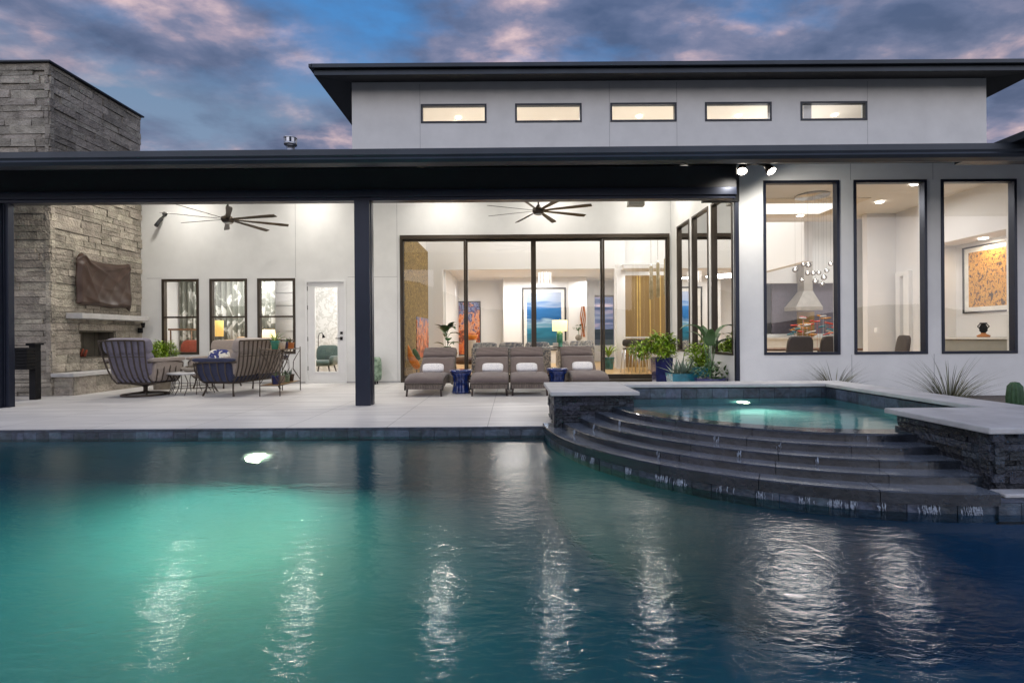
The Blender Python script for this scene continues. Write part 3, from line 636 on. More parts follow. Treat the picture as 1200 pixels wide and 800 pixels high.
# dining room shell
g=MB(); g.box(XR+.17,9.6,8.5,DB,3.80,3.95); g.build('interior_ceiling',M['ceiling'],house)
g=MB(); g.box(4.4,7.2,9.9,11.5,3.785,3.799); g.build('ceiling_tray',M['cream'],house)
g=MB(); g.box(5.0,6.9,10.25,11.1,3.772,3.784); g.build('tray_light',M['cove'],house)
g=MB(); g.wall_y(11.2,11.35,8.05,9.5,.05,3.8); g.wall_x(8.7,8.85,8.5,11.2,2.9,3.8); g.wall_x(8.7,8.85,10.4,11.2,.05,2.9); g.wall_x(9.3,9.45,8.5,10.4,.05,2.9); g.wall_y(10.36,10.42,8.851,9.299,.05,2.9); g.box(8.85,9.3,8.5,10.36,2.9,2.95)
g.build('interior_wall',M['warm_wall'],house)['label']='dining room end wall with a lit niche'
g=MB(); g.box(8.62,8.698,10.75,10.9,.05,2.35); g.box(8.62,8.698,11.0,11.12,.05,2.35); g.box(8.62,8.698,10.75,11.12,2.35,2.45); g.build('door_casing',M['white'],house)
g=MB(); g.box(8.72,9.29,8.6,10.35,.96,1.0); g.build('niche_counter',M['counter'],house); g=MB(); g.box(8.76,9.29,8.62,10.34,.05,.95); g.build('niche_cabinet',M['cabinet'],house)
g=MB(); g.wall_x(7.1,7.3,DB+.2,15.2,2.85,6.9); g.box(7.1,7.3,15.0,15.2,.06,2.85); g.build('interior_wall',IW,house)
g=MB(); g.wall_y(15.6,15.75,7.301,12.8,.06,6.9,[(8.0,12.2,1.1,2.7)]); g.build('interior_wall',IW,house)
g=MB(); g.box(7.4,12.4,14.95,15.58,.06,.95); g.box(7.4,12.4,14.9,15.59,.95,1.0); g.build('kitchen_counter',M['counter'],house)
# bedroom / entry shell (behind the three windows and the door)
xs0=px(352,DB)
g=MB(); g.add([(-4.98,12.005,.04),(-4.92,12.005,.04),(-6.38,15.5,.04),(-6.44,15.5,.04),(-4.98,12.005,3.6),(-4.92,12.005,3.6),(-6.38,15.5,3.6),(-6.44,15.5,3.6)],[(0,1,2,3),(4,5,6,7),(0,1,5,4),(1,2,6,5),(2,3,7,6),(3,0,4,7)]); g.wall_y(15.5,15.6,-11.8,xs0,.04,3.6); g.wall_x(-3.1,-3.0,DB+.2,14.6,.04,3.6); g.wall_x(-9.95,-9.85,DB+.2,15.5,.04,3.6)
g.build('interior_wall',IW,house); g=MB(); g.wall_y(14.5,14.6,-5.95,-3.1,.04,3.6); g.build('wallpapered_wall',M['wallpaper'],house)
MB().box(-11.8,-3.0,DB+.2,15.6,3.5,3.6).build('interior_ceiling',M['ceiling'],house)
MB().box(-11.8,-3.0,15.62,21,4.3,4.4).build('flat_roof',M['roof_metal'],house); MB().box(-3,4.4,19.25,21,4.3,4.4).box(4.4,12.8,19.3,21,4.3,4.4).build('flat_roof',M['roof_metal'],house)

# downlights
ceil_pts=[]
for x in (-7.6,-4.7,-1.6,.9,3.1):
    for y in (8.9,10.9):
        if x==.9 and y<10: continue
        ceil_pts.append((x,y,3.456+sl_*(y-YE)-.10))
for x,y,z in ceil_pts: MB().lathe([(.001,0),(.07,0),(.085,.01),(.085,.03)],(x,y,z+.02),16).build('downlight',M['lamp_on'],house)
for x,y,z in ceil_pts: area('patio_downlight_glow',(x,y,z-.0),.30,33,(1,.945,.87),(0,0,0))
for x,y,z in [(px(q,13.2),13.2,6.905) for q in (539,751,867,980)]+[(-1.5,13.5,6.905),(1.2,13.5,6.905)]+[(a,c_,3.775) for a,c_ in ((4.95,8.85),(7.35,9.0),(7.6,10.2),(6.6,11.3))]+[(9.06,9.5,2.88)]:
    MB().lathe([(.001,0),(.07,0),(.07,.02)],(x,y,z),16).build('downlight',M['lamp_on'],house)
WARM=(1,.975,.94)
area('living_light',(.4,13.6,6.8),2.2,135,WARM); area('living_light',(3.6,14.2,6.8),1.2,95,WARM)
area('upper_light',(7.5,13.5,6.0),2.5,36,WARM,(R(180),0,0)); area('upper_light',(-1,13.3,5.2),3,24,(1,.90,.76),(R(180),0,0)); area('upper_light',(3.5,13.3,5.2),3,22,(1,.90,.76),(R(180),0,0))
area('gallery_light',(.0,17.7,3.2),1.4,85,WARM); area('gallery_light',(2.9,18.5,3.2),.8,32,WARM); area('gallery_wash',(px(638,18),18.3,3.2),.6,30,WARM)
area('dining_light',(5.7,9.9,3.7),1.2,62,(1,.99,.97)); area('dining_light',(7.6,9.7,3.7),.6,20,WARM)
area('great_light',(5.6,13.6,6.7),1.5,90,WARM); area('kitchen_light',(9.3,13.6,4.2),1.4,60,WARM); area('niche_light',(9.06,9.5,2.86),.2,9,(1,.82,.6))
area('bedroom_light',(-6.9,14.2,3.3),.6,40,WARM); area('bedroom_light',(-7.6,13.4,3.4),1.4,80,WARM); area('entry_light',(-4.0,13.1,3.4),.8,85,(1,.97,.93))
area('panel_light',(3.9,15.2,3.0),.5,12,WARM)
spot('art_light',(px(541,19),18.6,3.2),(px(544,19.9),19.9,1.6),45,70,WARM)

# ================================================================ FIREPLACE
XF=-8.79; Y0=9.44; Y1=11.8; H=6.35
fp=thing('outdoor_fireplace','tall grey limestone chimney with mantel and raised hearth at the patio end','fireplace',(-10,10.6,0))
HT=(10.1,11.02,.68,1.26)
st=MB(); st.box(-13.0,XF-.05,Y0+.05,Y1+.6,0,H-.02)
core=MB()
core.wall_x(XF-.45,XF-.06,Y0+.06,Y1,0,H-.05,[HT]); core.box(-13,XF-.45,Y0+.06,Y1,0,H-.05)
ch=core.build('chimney_stack',M['ledger'],fp)
s1=MB(); s1.stones((-13.0,Y0+.05,0),(1,0,0),(0,-1,0),13.0+XF-.0,H,(.09,.17),(.28,.8),.05,2,.010)
s1.build('stone_facing',M['ledger'],ch)
s2=MB(); s2.stones((XF-.05,Y0,1.26),(0,1,0),(1,0,0),Y1-Y0,H-1.26,(.09,.17),(.25,.75),.045,5,.010)
s2.stones((XF-.05,Y0,0),(0,1,0),(1,0,0),HT[0]-Y0,1.26,(.10,.19),(.25,.66),.045,6,.006)
s2.stones((XF-.05,HT[1],0),(0,1,0),(1,0,0),Y1-HT[1],1.26,(.10,.19),(.25,.5),.045,7,.006)
s2.stones((XF-.05,HT[0],0),(0,1,0),(1,0,0),HT[1]-HT[0],HT[2],(.12,.19),(.25,.5),.045,8,.006)
s2.build('stone_facing',M['ledger'],ch)
MB().box(-13.02,XF+.05,Y0-.05,Y1+.02,H,H+.035).build('chimney_cap',M['roof_metal'],fp,bevel=.006)
MB().box(XF-.02,-8.48,9.77,11.58,1.49,1.60).build('mantel',M['coping'],fp,bevel=.01)
hb=MB(); hb.box(XF+.05,-8.40,9.50,11.79,0,.36); hh=hb.build('hearth',M['ledger'],fp)
s3=MB(); s3.stones((-8.42,9.46,0),(0,1,0),(1,0,0),2.32,.36,(.12,.18),(.3,.6),.03,9,.006); s3.stones((XF,9.50,0),(1,0,0),(0,-1,0),.40,.36,(.12,.18),(.2,.4),.03,10,.006); s3.build('stone_facing',M['ledger'],hh)
MB().box(XF-.0,-8.35,9.42,11.79,.36,.43).build('hearth_slab',M['coping'],fp,bevel=.008)
fb=MB(); fb.box(XF-.449,XF-.40,HT[0]+.001,HT[1]-.001,HT[2]+.001,HT[3]-.001); fb.box(XF-.40,XF-.06,HT[0]+.001,HT[0]+.03,HT[2]+.03,HT[3]-.03); fb.box(XF-.40,XF-.06,HT[1]-.03,HT[1]-.001,HT[2]+.03,HT[3]-.03); fb.box(XF-.40,XF-.06,HT[0]+.001,HT[1]-.001,HT[2]+.001,HT[2]+.03); fb.box(XF-.40,XF-.06,HT[0]+.001,HT[1]-.001,HT[3]-.03,HT[3]-.001); fb.build('firebox',M['firebox'],fp)
t=MB()
for k in range(5): t.cyl((XF-.3+.05*k,10.16+.03*k,.72),(XF-.28+.05*k,10.2+.03*k,.86+.02*(k%2)),.03,.02,8)
tag(t.build('potted_ember_ornament',M['coral']),'small red ornament at the left inside the dark firebox','ornament')
# brown cover over a wall television
cv=MB(); NX,NZ=90,66; vs=[]; fs=[]
for j in range(NZ+1):
    for i in range(NX+1):
        u=i/NX; v=j/NZ
        y=9.93+u*1.38; ztop=2.80-.10*math.sin(min(1,u/.97)*PI)**.8-.02*u+.07*math.exp(-((u-.10)/.05)**2)-(.10*max(0,.05-u)/.05)
        zbot=1.80-.02*u-.012*math.sin(u*13)-.02*math.sin(PI*u)-(.07*max(0,u-.92)/.08)
        z=zbot+(ztop-zbot)*v
        def rid(q): return (1-abs(math.sin(q)))**1.6
        a1=math.atan2(1.04-v,u+.06); a2=math.atan2(1.02-v,1.05-u); r1=math.hypot(1.04-v,u+.06); r2=math.hypot(1.02-v,1.05-u)
        f=.040*rid(a1*5.2+.5*math.sin(3*r1))*math.exp(-1.1*r1)*min(1,r1*4)+.034*rid(a2*5.6+.7*math.sin(2.5*r2)+.8)*math.exp(-1.2*r2)*min(1,r2*4)
        f+=.020*rid(9*v+2.2*math.sin(2.4*u+.3)+.4)*math.sin(PI*u)*(1-v)+.010*rid(14*(u-.35*v))*v*(1-v)*3+.004*math.sin(23*u+17*v)
        bulge=.085+f; e=min(u,1-u,v,1-v); bulge*=min(1,.25+e*16)
        if e<1e-6: bulge=.02
        vs.append((XF+.03+bulge,y+.012*math.sin(9*v),z))
for j in range(NZ):
    for i in range(NX): a=j*(NX+1)+i; fs.append((a,a+1,a+NX+2,a+NX+1))
cv.add(vs,fs,True); o=cv.build('television_cover',M['cover']); sm=o.modifiers.new('thick','SOLIDIFY'); sm.thickness=.01
tag(o,'wrinkled brown cover hanging over the television above the mantel','cover')
t=MB().box(XF+.0,XF+.07,11.62,11.7,1.22,1.34).cyl((XF+.1,11.66,1.34),(XF+.1,11.66,1.46),.03,.045,10)
tag(t.build('wall_control',M['black'],bevel=.004),'small black fitting on the chimney right of the firebox','fitting')
# railing beside chimney
xr=px(40.5,8.9); rl=thing('cable_railing','black cable railing with a square post in front of the stone chimney','railing',(xr-.6,8.9,0))
p_=MB().box(xr-.055,xr+.055,8.85,8.96,0,.98).box(xr-.085,xr+.085,8.82,8.99,.98,1.01); p_.build('post',M['black'],rl)
for k in range(8): MB().cyl((xr-3,8.905,.12+.115*k),(xr,8.905,.12+.115*k),.0045,n=6).build('cable',M['black'],rl); MB().box(xr-3,xr-.056,8.89,8.92,.965,.982).build('handrail',M['black'],rl)
MB().box(px(13,8.9)-.06,px(13,8.9)+.0,8.85,8.96,0,.954).build('post',M['black'],rl)
bx=MB()
for k in range(7): bx.box(xr-.24,xr+.09,8.66,8.84,.55+.055*k,.55+.055*k+.045)
bx.box(xr-.25,xr+.07,8.69,8.82,.55,.93)
tag(bx.build('louvred_box',M['black'],bevel=.004),'black louvred box fixed on the railing post','box')
# security camera
sc=thing('security_camera','small dark security camera high on the white wall near the chimney','camera',(px(194,DB),DB,pz(194,251,DB)))
MB().cyl((px(195,DB),DB-.001,pz(195,251,DB)),(px(195,DB),DB-.05,pz(195,251,DB)),.05,.045,16).build('mount',M['soffit'],sc)
MB().cyl((px(195,DB),DB-.03,pz(195,252,DB)),(px(192,DB),DB-.13,pz(192,260,DB)),.018,.018,10).cyl((px(193,DB),DB-.08,pz(193,257,DB)),(px(190.5,DB),DB-.20,pz(190.5,267,DB)),.035,.042,14).build('camera_body',M['soffit'],sc)
# roof vent
vt=thing('roof_vent','round galvanised flue vent standing above the lower roof','vent',(px(342,9.2),9.2,4.2))
zz=pz(342,177,9.2); MB().cyl((px(342,9.2),9.2,zz-.25),(px(342,9.2),9.2,zz+.10),.075,n=20).build('flue_pipe',M['steel'],vt)
v_=MB(); c=(px(342,9.2),9.2,zz+.09)
v_.lathe([(.08,0),(.115,.02),(.115,.05)],c,20); v_.lathe([(.115,.13),(.12,.15),(.08,.17),(.001,.175)],c,20)
for k in range(8): a=2*PI*k/8; v_.obox((c[0]+.105*math.cos(a),c[1]+.105*math.sin(a),c[2]+.09),(.05,.012,.10),RZ(a+PI/2))
v_.build('vent_cap',M['steel'],vt)
# flood lights
for (q,dx,lab) in ((871,-.10,'lit flood lamp under the eave, nearer the patio screen'),(903,.12,'lit flood lamp under the eave, nearer the first tall window')):
    D_=7.62; X=px(q,D_); Z=pz(q,198,D_); fo=thing('flood_light',lab,'flood light',(X,D_,Z),'flood lights under the eave')
    MB().cyl((px(887,7.7),7.7,Z+.12),(X-dx*.3,D_+.03,Z+.06),.02,n=8).cyl((px(887,7.7),7.7,Z+.10),(px(887,7.7),7.7,Z+.14),.05,n=12).build('arm',M['bronze'],fo)
    d=Vector((dx*2.2,-.5,-.75)).normalized(); c=Vector((X,D_,Z))
    MB().tube([c-d*.12,c-d*.04,c+d*.06],[.035,.055,.075],16).build('lamp_head',M['bronze'],fo)
    MB().tube([c+d*.061,c+d*.066],[.066,.06],16).build('lens',M['flood_on'],fo)
    spot('flood_beam',c+d*.11,c+d*3+Vector((.8,2.6,.3)),(35 if q==871 else 75),150,(1,.95,.88))

# ================================================================ CEILING FANS
def fan(X,Y,Z,label,rot):
    f=thing('ceiling_fan',label,'ceiling fan',(X,Y,Z),'ceiling fans over the patio'); f.rotation_euler=(0,0,rot)
    top=3.456+sl_*(Y-YE)-.05-Z
    MB().cyl((0,0,.08),(0,0,top),.016,n=10).build('downrod',M['bronze'],f,world=False)
    MB().lathe([(.001,-.07),(.085,-.068),(.10,-.05),(.12,-.02),(.12,.035),(.06,.06),(.035,.11),(.02,.12)],n=28).build('motor',M['bronze'],f,world=False)
    MB().lathe([(.001,-.085),(.07,-.082),(.08,-.07)],n=24).build('light_lens',M['fabricwhite'],f,world=False)
    MB().lathe([(.07,top-.02),(.06,top-.06),(.02,top-.09)],n=20).build('canopy',M['bronze'],f,world=False)
    for k in range(8):
        a=2*PI*k/8; b_=MB(); n=8; vs=[]
        rt=RZ(a)@RX(R(-14))
        for i in range(n+1):
            t_=i/n; r=.10+.98*t_; w=(.045+.05*t_)*(1 if t_<.99 else .8)
            for s_ in (-1,1): vs.append(rt@Vector((r,s_*w*.62,.004))); vs.append(rt@Vector((r,s_*w*.62,-.004)))
        fs=[]
        for i in range(n):
            a0=i*4; fs+=[(a0,a0+2,a0+6,a0+4),(a0+1,a0+5,a0+7,a0+3),(a0,a0+4,a0+5,a0+1),(a0+2,a0+3,a0+7,a0+6)]
        fs+=[(0,1,3,2),(n*4,n*4+2,n*4+3,n*4+1)]
        b_.add(vs,fs); b_.build('blade',M['bronze'],f,world=False)
    return f
fan(px(268,9.6),9.6,pz(268,257,9.6),'bronze eight blade ceiling fan above the wire chairs and fireplace',R(-14))
fan(px(632,9.9),9.9,pz(632,247,9.9),'bronze eight blade ceiling fan above the loungers and sliding doors',R(-22))
sp_=thing('ceiling_speaker','small grey wedge speaker peeking below the beam right of the fan','speaker',(px(745,10.8),10.8,4.0))
MB().add([(px(738,10.8),10.8,pz(745,240,10.8)),(px(757,10.8),10.8,pz(745,240,10.8)),(px(757,10.8),11,pz(745,240,10.8)),(px(738,10.8),11,pz(745,240,10.8)),(px(741,10.8),10.82,pz(745,215,10.8)),(px(754,10.8),10.82,pz(745,215,10.8)),(px(754,10.8),11,pz(745,215,10.8)),(px(741,10.8),11,pz(745,215,10.8))],[(0,1,2,3),(4,5,6,7),(0,1,5,4),(1,2,6,5),(2,3,7,6),(3,0,4,7)]).build('speaker_body',M['cabinet'],sp_)

# ================================================================ LOUNGERS
def lounger(label):
    r=thing('chaise_lounge',label,'lounger',(0,0,0),'wicker loungers facing the pool')
    W_=.70
    prof=[(0,.225),(.12,.275),(.35,.315),(.7,.31),(1.0,.27),(1.18,.245),(1.30,.29),(1.5,.47),(1.72,.67),(1.86,.80)]
    def curve(off): 
        out=[]
        for i,(y,z) in enumerate(prof):
            a=prof[max(i-1,0)]; c=prof[min(i+1,len(prof)-1)]; t=Vector((c[0]-a[0],c[1]-a[1])).normalized(); out.append((y-t.y*off,z+t.x*off))
        return out
    f=MB(); f.ribbon([(0,y,z) for y,z in curve(0)],W_,.035)
    for s in (-1,1):
        c1=curve(.0); vs=[]; x=s*(W_/2-.012)
        for y,z in c1: 
            vs+= [(x-.015,y,z-.02),(x+.015,y,z-.02),(x+.015,y,z-.11),(x-.015,y,z-.11)]
        fs=[]
        for i in range(len(c1)-1):
            for j in range(4): fs.append((i*4+j,i*4+(j+1)%4,i*4+4+(j+1)%4,i*4+4+j))
        fs+=[(0,1,2,3),tuple(len(vs)-4+q for q in range(4))]
        f.add(vs,fs)
        # arched rear support
        f.tube([(x,1.12,.20),(x,1.2,.12),(x,1.3,.30),(x,1.45,.46),(x,1.6,.50),(x,1.72,.42),(x,1.78,.2),(x,1.8,.0)],.022,8)
    f.box(-W_/2+.02,W_/2-.02,.02,.045,.13,.215); f.box(-W_/2+.03,W_/2-.03,1.78,1.81,.12,.2)
    f.build('wicker_frame',M['wicker'],r,world=False)
    for x in (-W_/2+.05,W_/2-.05):
        MB().tube([(x,.05,.20),(x+math.copysign(.015,x),.02,.0)],[.022,.016],8).build('leg',M['darkwood'],r,world=False)
    def pad(y0,y1,name,seed,th=.075):
        m_=MB(); c1=curve(.018); c2=curve(.018+th); n=14; NXP=8
        def at(c_,y):
            for (ya,za),(yb,zb) in zip(c_,c_[1:]):
                if ya<=y<=yb: return za+(zb-za)*(y-ya)/(yb-ya)
            return c_[-1][1]
        def pt(u,off):
            # u 0..1 along y0..y1 by profile parameter
            s_=(y0+(y1-y0)*u); i=min(int(s_),len(prof)-2); q=s_-i; a=curve(off); return (a[i][0]*(1-q)+a[i+1][0]*q, a[i][1]*(1-q)+a[i+1][1]*q)
        vs=[]
        for i in range(n+1):
            u=i/n; e=min(1,min(u,1-u)*9+.25)**.5
            yb_,zb_=pt(u,.018); yt_,zt2=pt(u,.018+th*e)
            for j in range(NXP+1):
                xx=-1+2*j/NXP; ex=min(1,(1-abs(xx))*5+.45)**.5
                vs.append((xx*(W_/2-.008),yb_+(yt_-yb_)*ex,zb_+(zt2-zb_)*ex+.004*math.sin(5*xx+i+seed)))
        for i in (0,n):
            pass
        fs=[(i*(NXP+1)+j,i*(NXP+1)+j+1,(i+1)*(NXP+1)+j+1,(i+1)*(NXP+1)+j) for i in range(n) for j in range(NXP)]
        base=len(vs)
        for i in range(n+1):
            yb_,zb_=pt(i/n,.018); vs+=[(-(W_/2-.008),yb_,zb_),((W_/2-.008),yb_,zb_)]
        for i in range(n):
            fs+=[(i*(NXP+1),(i+1)*(NXP+1),base+2*i+2,base+2*i),(i*(NXP+1)+NXP,base+2*i+1,base+2*i+3,(i+1)*(NXP+1)+NXP),(base+2*i,base+2*i+2,base+2*i+3,base+2*i+1)]
        fs.append(tuple(range(NXP+1))+(base+1,base)); fs.append(tuple(n*(NXP+1)+j for j in range(NXP+1))+(base+2*n+1,base+2*n))
        m_.add(vs,fs,True); return m_.build(name,M['greycloth'],r,world=False)
    pad(0,5.6,'seat_cushion',1,.065); pad(5.62,7.7,'back_cushion',2,.065); pad(7.72,9,'head_cushion',3,.07)
    return r
LG=[(-1.60,8.92,'wicker lounger standing alone left of the first blue stool'),(-.415,8.92,'wicker lounger directly right of the first blue stool'),(.315,8.92,'wicker lounger directly left of the second blue stool'),(1.47,9.25,'wicker lounger half hidden behind the hot tub pier')]
l0=lounger(LG[0][2]); 
for i,(x,y,lab) in enumerate(LG):
    o=l0 if i==0 else copy_tree(l0,None,lab); put(o,(x,y,0),R((-1.5,.5,0,1.5)[i]))
pl=['white dotted lumbar pillow on the lounger left of the first blue stool','white dotted lumbar pillow on the lounger just right of the first blue stool','white dotted lumbar pillow on the lounger just left of the second blue stool','white dotted lumbar pillow on the lounger behind the hot tub pier']
pm=MB().cushion((0,0,0),(.43,.20,.11),RX(R(52)),.45,12).build('lumbar_pillow',M['pillow']); tag(pm,pl[0],'pillow','lumbar pillows on the loungers')
for i,(x,y,_) in enumerate(LG):
    o=pm if i==0 else pm.copy()
    if i: COL.objects.link(o); o['label']=pl[i]
    put(o,(x+(-.0,.02,-.02,.0)[i],y+1.10,.445),R((4,-3,2,-4)[i]))
def stool(x,y,lab):
    r=thing('drum_stool',lab,'stool',(x,y,0),'cobalt ceramic stools between loungers')
    MB().lathe([(.17,0),(.178,.02),(.165,.05),(.15,.14),(.145,.24),(.155,.32),(.19,.37),(.195,.39)],n=72,flute=.035,nf=12).build('stool_base',M['blueglaze'],r,world=False)
    MB().lathe([(.195,.39),(.212,.40),(.213,.435),(.20,.45),(.15,.453),(.001,.454)],n=36).build('stool_top',M['blueglaze'],r,world=False)
    return r
stool(-.985,9.5,'cobalt blue ceramic stool between the two left loungers'); stool(.885,9.75,'cobalt blue ceramic stool partly behind the hot tub pier, by the last lounger')

# ================================================================ WIRE SEATING
def slat_seat(name,label,cat,W_,m_arm,m_back,base='legs',nb=7,grp=None,m_seat=None):
    r=thing(name,label,cat,(0,0,0),grp); fm=M['frame_metal']; hw=W_/2; D_=.40; m_seat=m_seat or m_back
    f=MB()   # facing +Y
    bprof=[(-.24,.23),(-.33,.33),(-.41,.52),(-.465,.74),(-.51,.97)]
    bf=MB()
    for k in range(nb):
        u=-1+2*k/(nb-1); bf.ribbon([(u*hw*(.80+.20*((z-.23)/.72)),y,z) for y,z in bprof],.028,.008)
    top=[(u*hw*1.0,-.515-.012*math.cos(u*1.5),.972+.01*(1-u*u)) for u in [-1+.1*i for i in range(21)]]
    bf.tube(top,.014,8); bf.tube([(u*hw*.8,-.24,.23) for u in (-1,0,1)],.014,8)
    bf.tube([(u*hw*.935,-.46,.70) for u in (-1,0,1)],.006,6)
    bf.build('back_frame',fm,r,world=False)
    for s in (-1,1):
        a=MB(); 
        rail=[(s*hw*.93,-.40,.60),(s*hw*1.02,-.2,.61),(s*hw*1.04,.15,.60),(s*hw*1.02,.38,.57)]
        a.tube(rail,.013,8)
        for k in range(5):
            t=k/4; y=-.22+.58*t; x1=s*hw*(1.0+.04*math.sin(PI*t))
            a.ribbon([(s*hw*.80,y*.86,.23),(s*hw*.90,y*.9,.28),(s*(hw*.99),y*.97,.42),(x1,y,.60)],.02,.007,(0,1,0))
        a.tube([(s*hw*1.02,.38,.57),(s*hw*1.0,.385,.45),(s*hw*.88,.35,.28),(s*hw*.8,.32,.23)],.013,8)
        a.tube([(s*hw*.8,-.24,.23),(s*hw*.8,.32,.23)],.013,8)
        a.build('arm_frame',fm,r,world=False)
    f.box(-hw*.78,hw*.78,-.23,.31,.222,.238); f.tube([(-hw*.8,.32,.23),(hw*.8,.32,.23)],.013,8)
    f.build('seat_frame',fm,r,world=False)
    nc=1 if W_<1 else 2; cw=(W_*.84)/nc
    for k in range(nc):
        cx=-W_*.42+cw*(k+.5)
        MB().cushion((cx,.06,.335),(cw*1.02-.01,.66,.20),None,.16,14,sag=.04,seed=k).build('seat_cushion',m_seat,r,world=False)
        MB().cushion((cx,-.275,.575),(cw*1.10-.01,.15,.46),RX(R(16)),.16,14).cushion((cx,-.375,.885),(cw*1.18-.01,.17,.26),RX(R(14)),.20,14).build('back_cushion',m_back,r,world=False)
    for s in (-1,1):
        MB().cushion((s*hw*.87,.05,.44),(.09,.68,.36),RY(R(s*14)),.16,12).cushion((s*hw*.97,.02,.64),(.13,.80,.07),None,.22,12).build('arm_cushion',m_arm,r,world=False)
    if base=='swivel':
        bs=MB().lathe([(.27,.215),(.15,.19),(.05,.165),(.035,.14),(.035,.04)],n=24)
        bs.tube([(.36*math.cos(2*PI*i/36),.36*math.sin(2*PI*i/36),.018) for i in range(37)],.018,8)
        for k in range(4): a=PI/4+k*PI/2; bs.tube([(0,0,.06),(.2*math.cos(a),.2*math.sin(a),.045),(.36*math.cos(a),.36*math.sin(a),.02)],.017,8)
        bs.build('swivel_base',fm,r,world=False)
    else:
        for sx_ in (-1,1):
            for sy in (-1,1):
                y=.28 if sy>0 else -.24
                MB().tube([(sx_*hw*.78,y,.23),(sx_*hw*.80,y+sy*.01,.12),(sx_*hw*.85,y+sy*.05,.0)],[.014,.014,.018],8).build('leg',fm,r,world=False)
    return r
sw=slat_seat('swivel_armchair','taupe cushioned metal swivel armchair seen from behind beside the hearth','armchair',.86,M['taupe'],M['dusktint'],'swivel',8,'metal slatted patio seats')
put(sw,(-7.04,9.50,0),R(-4)); sw.scale=(1.02,1.06,1.07)
lv=slat_seat('slatted_loveseat','metal slatted loveseat with navy arm cushion turned side on to the pool','loveseat',1.55,M['navycloth'],M['taupe'],'legs',14,'metal slatted patio seats',M['navycloth'])
put(lv,(-5.33,9.86,0),R(80)); lv.scale=(1.03,1.05,1.06)
ac=slat_seat('slatted_armchair','taupe cushioned armchair facing the pool below the middle small window','armchair',.80,M['taupe'],M['taupe'],'legs',7,'metal slatted patio seats')
put(ac,(-6.50,10.95,0),R(176)); ac.scale=(1,1,1.02)
t=MB().cushion((0,0,0),(.42,.42,.15),RX(R(68)),.5,12).build('throw_pillow',M['pillow2']); tag(t,'blue and cream patterned pillow on the taupe armchair below the windows','pillow'); put(t,(-6.30,10.62,.64),R(14))
# coffee table
ct=thing('coffee_table','low round metal table with pale top between the patio chairs','table',(-6.28,9.75,0))
MB().lathe([(.40,.39),(.44,.395),(.44,.425),(.42,.43),(.001,.43)],n=40).build('tabletop',M['coping'],ct,world=False)
g=MB()
for k in range(14):
    a=2*PI*k/14; g.tube([(.40*math.cos(a),.40*math.sin(a),.39),(.34*math.cos(a+.08),.34*math.sin(a+.08),.25),(.36*math.cos(a+.05),.36*math.sin(a+.05),.12),(.42*math.cos(a),.42*math.sin(a),.01)],.008,6)
g.tube([(.355*math.cos(2*PI*i/30),.355*math.sin(2*PI*i/30),.13) for i in range(31)],.007,6)
g.build('base',M['frame_metal'],ct,world=False)
def potted(name,label,cat,x,y,z,pot,potm,leafmb,leafm,grp=None,soilr=None,soilz=None,n=28,square=None):
    r=thing(name,label,cat,(x,y,z),grp)
    if square:
        w,d,h=square; p=MB(); v=[]; 
        for zz,s in ((0,.80),(h,1.0)): v+=[(-w/2*s,-d/2*s,zz),(w/2*s,-d/2*s,zz),(w/2*s,d/2*s,zz),(-w/2*s,d/2*s,zz)]
        i_=.92; v+=[(-w/2*i_,-d/2*i_,h),(w/2*i_,-d/2*i_,h),(w/2*i_,d/2*i_,h),(-w/2*i_,d/2*i_,h)]; v+=[(a[0],a[1],h-.05) for a in v[8:12]]
        fs=[(0,1,2,3)]+[(k,(k+1)%4,4+(k+1)%4,4+k) for k in range(4)]+[(4+k,4+(k+1)%4,8+(k+1)%4,8+k) for k in range(4)]+[(8+k,8+(k+1)%4,12+(k+1)%4,12+k) for k in range(4)]
        p.add(v,fs); p.build('pot',potm,r,world=False,fix=False)
        MB().quad(v[12],v[13],v[14],v[15]).build('soil',M['soil'],r,world=False,fix=False)
    else:
        rt,zt2=pot[-1]; MB().lathe(pot+[(rt*.88,zt2),(rt*.85,zt2-.03)],n=n).build('pot',potm,r,world=False)
        MB().lathe([(rt*.87,zt2-.025),(.001,zt2-.02)],n=n).build('soil',M['soil'],r,world=False,fix=False)
    leafmb.build('foliage',leafm,r,world=False,fix=False); return r
def simplepot(r0,r1,h): return [(.001,0),(r0,0),(r1,h*.93),(r1*1.06,h*.94),(r1*1.06,h)]
lf=MB()
rnd=random.Random(4)
for k in range(16):
    a=rnd.uniform(0,6.28); q=rnd.uniform(.02,.15)
    for j in range(9): lf.blade((q*math.cos(a),q*math.sin(a),.08),2*PI*j/9+k,.055,.03,.9,.5,3)
for k in range(8): a=rnd.uniform(0,6.28); lf.blade((.06*math.cos(a),.06*math.sin(a),.08),a,.13,.03,1.3,.5,4)
potted('succulent_bowl','shallow clay bowl of mixed succulents on the round patio table','potted plant',-6.26,9.70,.43,[(.001,0),(.12,0),(.19,.05),(.20,.09)],M['clay'],lf,M['succ'])
lf=MB().leaves((0,0,.80),(.27,.27,.23),1300,.075,3,shell=.3)
potted('potted_shrub','round bright green shrub in a tall pot behind the swivel armchair','potted plant',-7.50,10.6,0,simplepot(.15,.2,.56),M['clay'],lf,M['leafbright'])
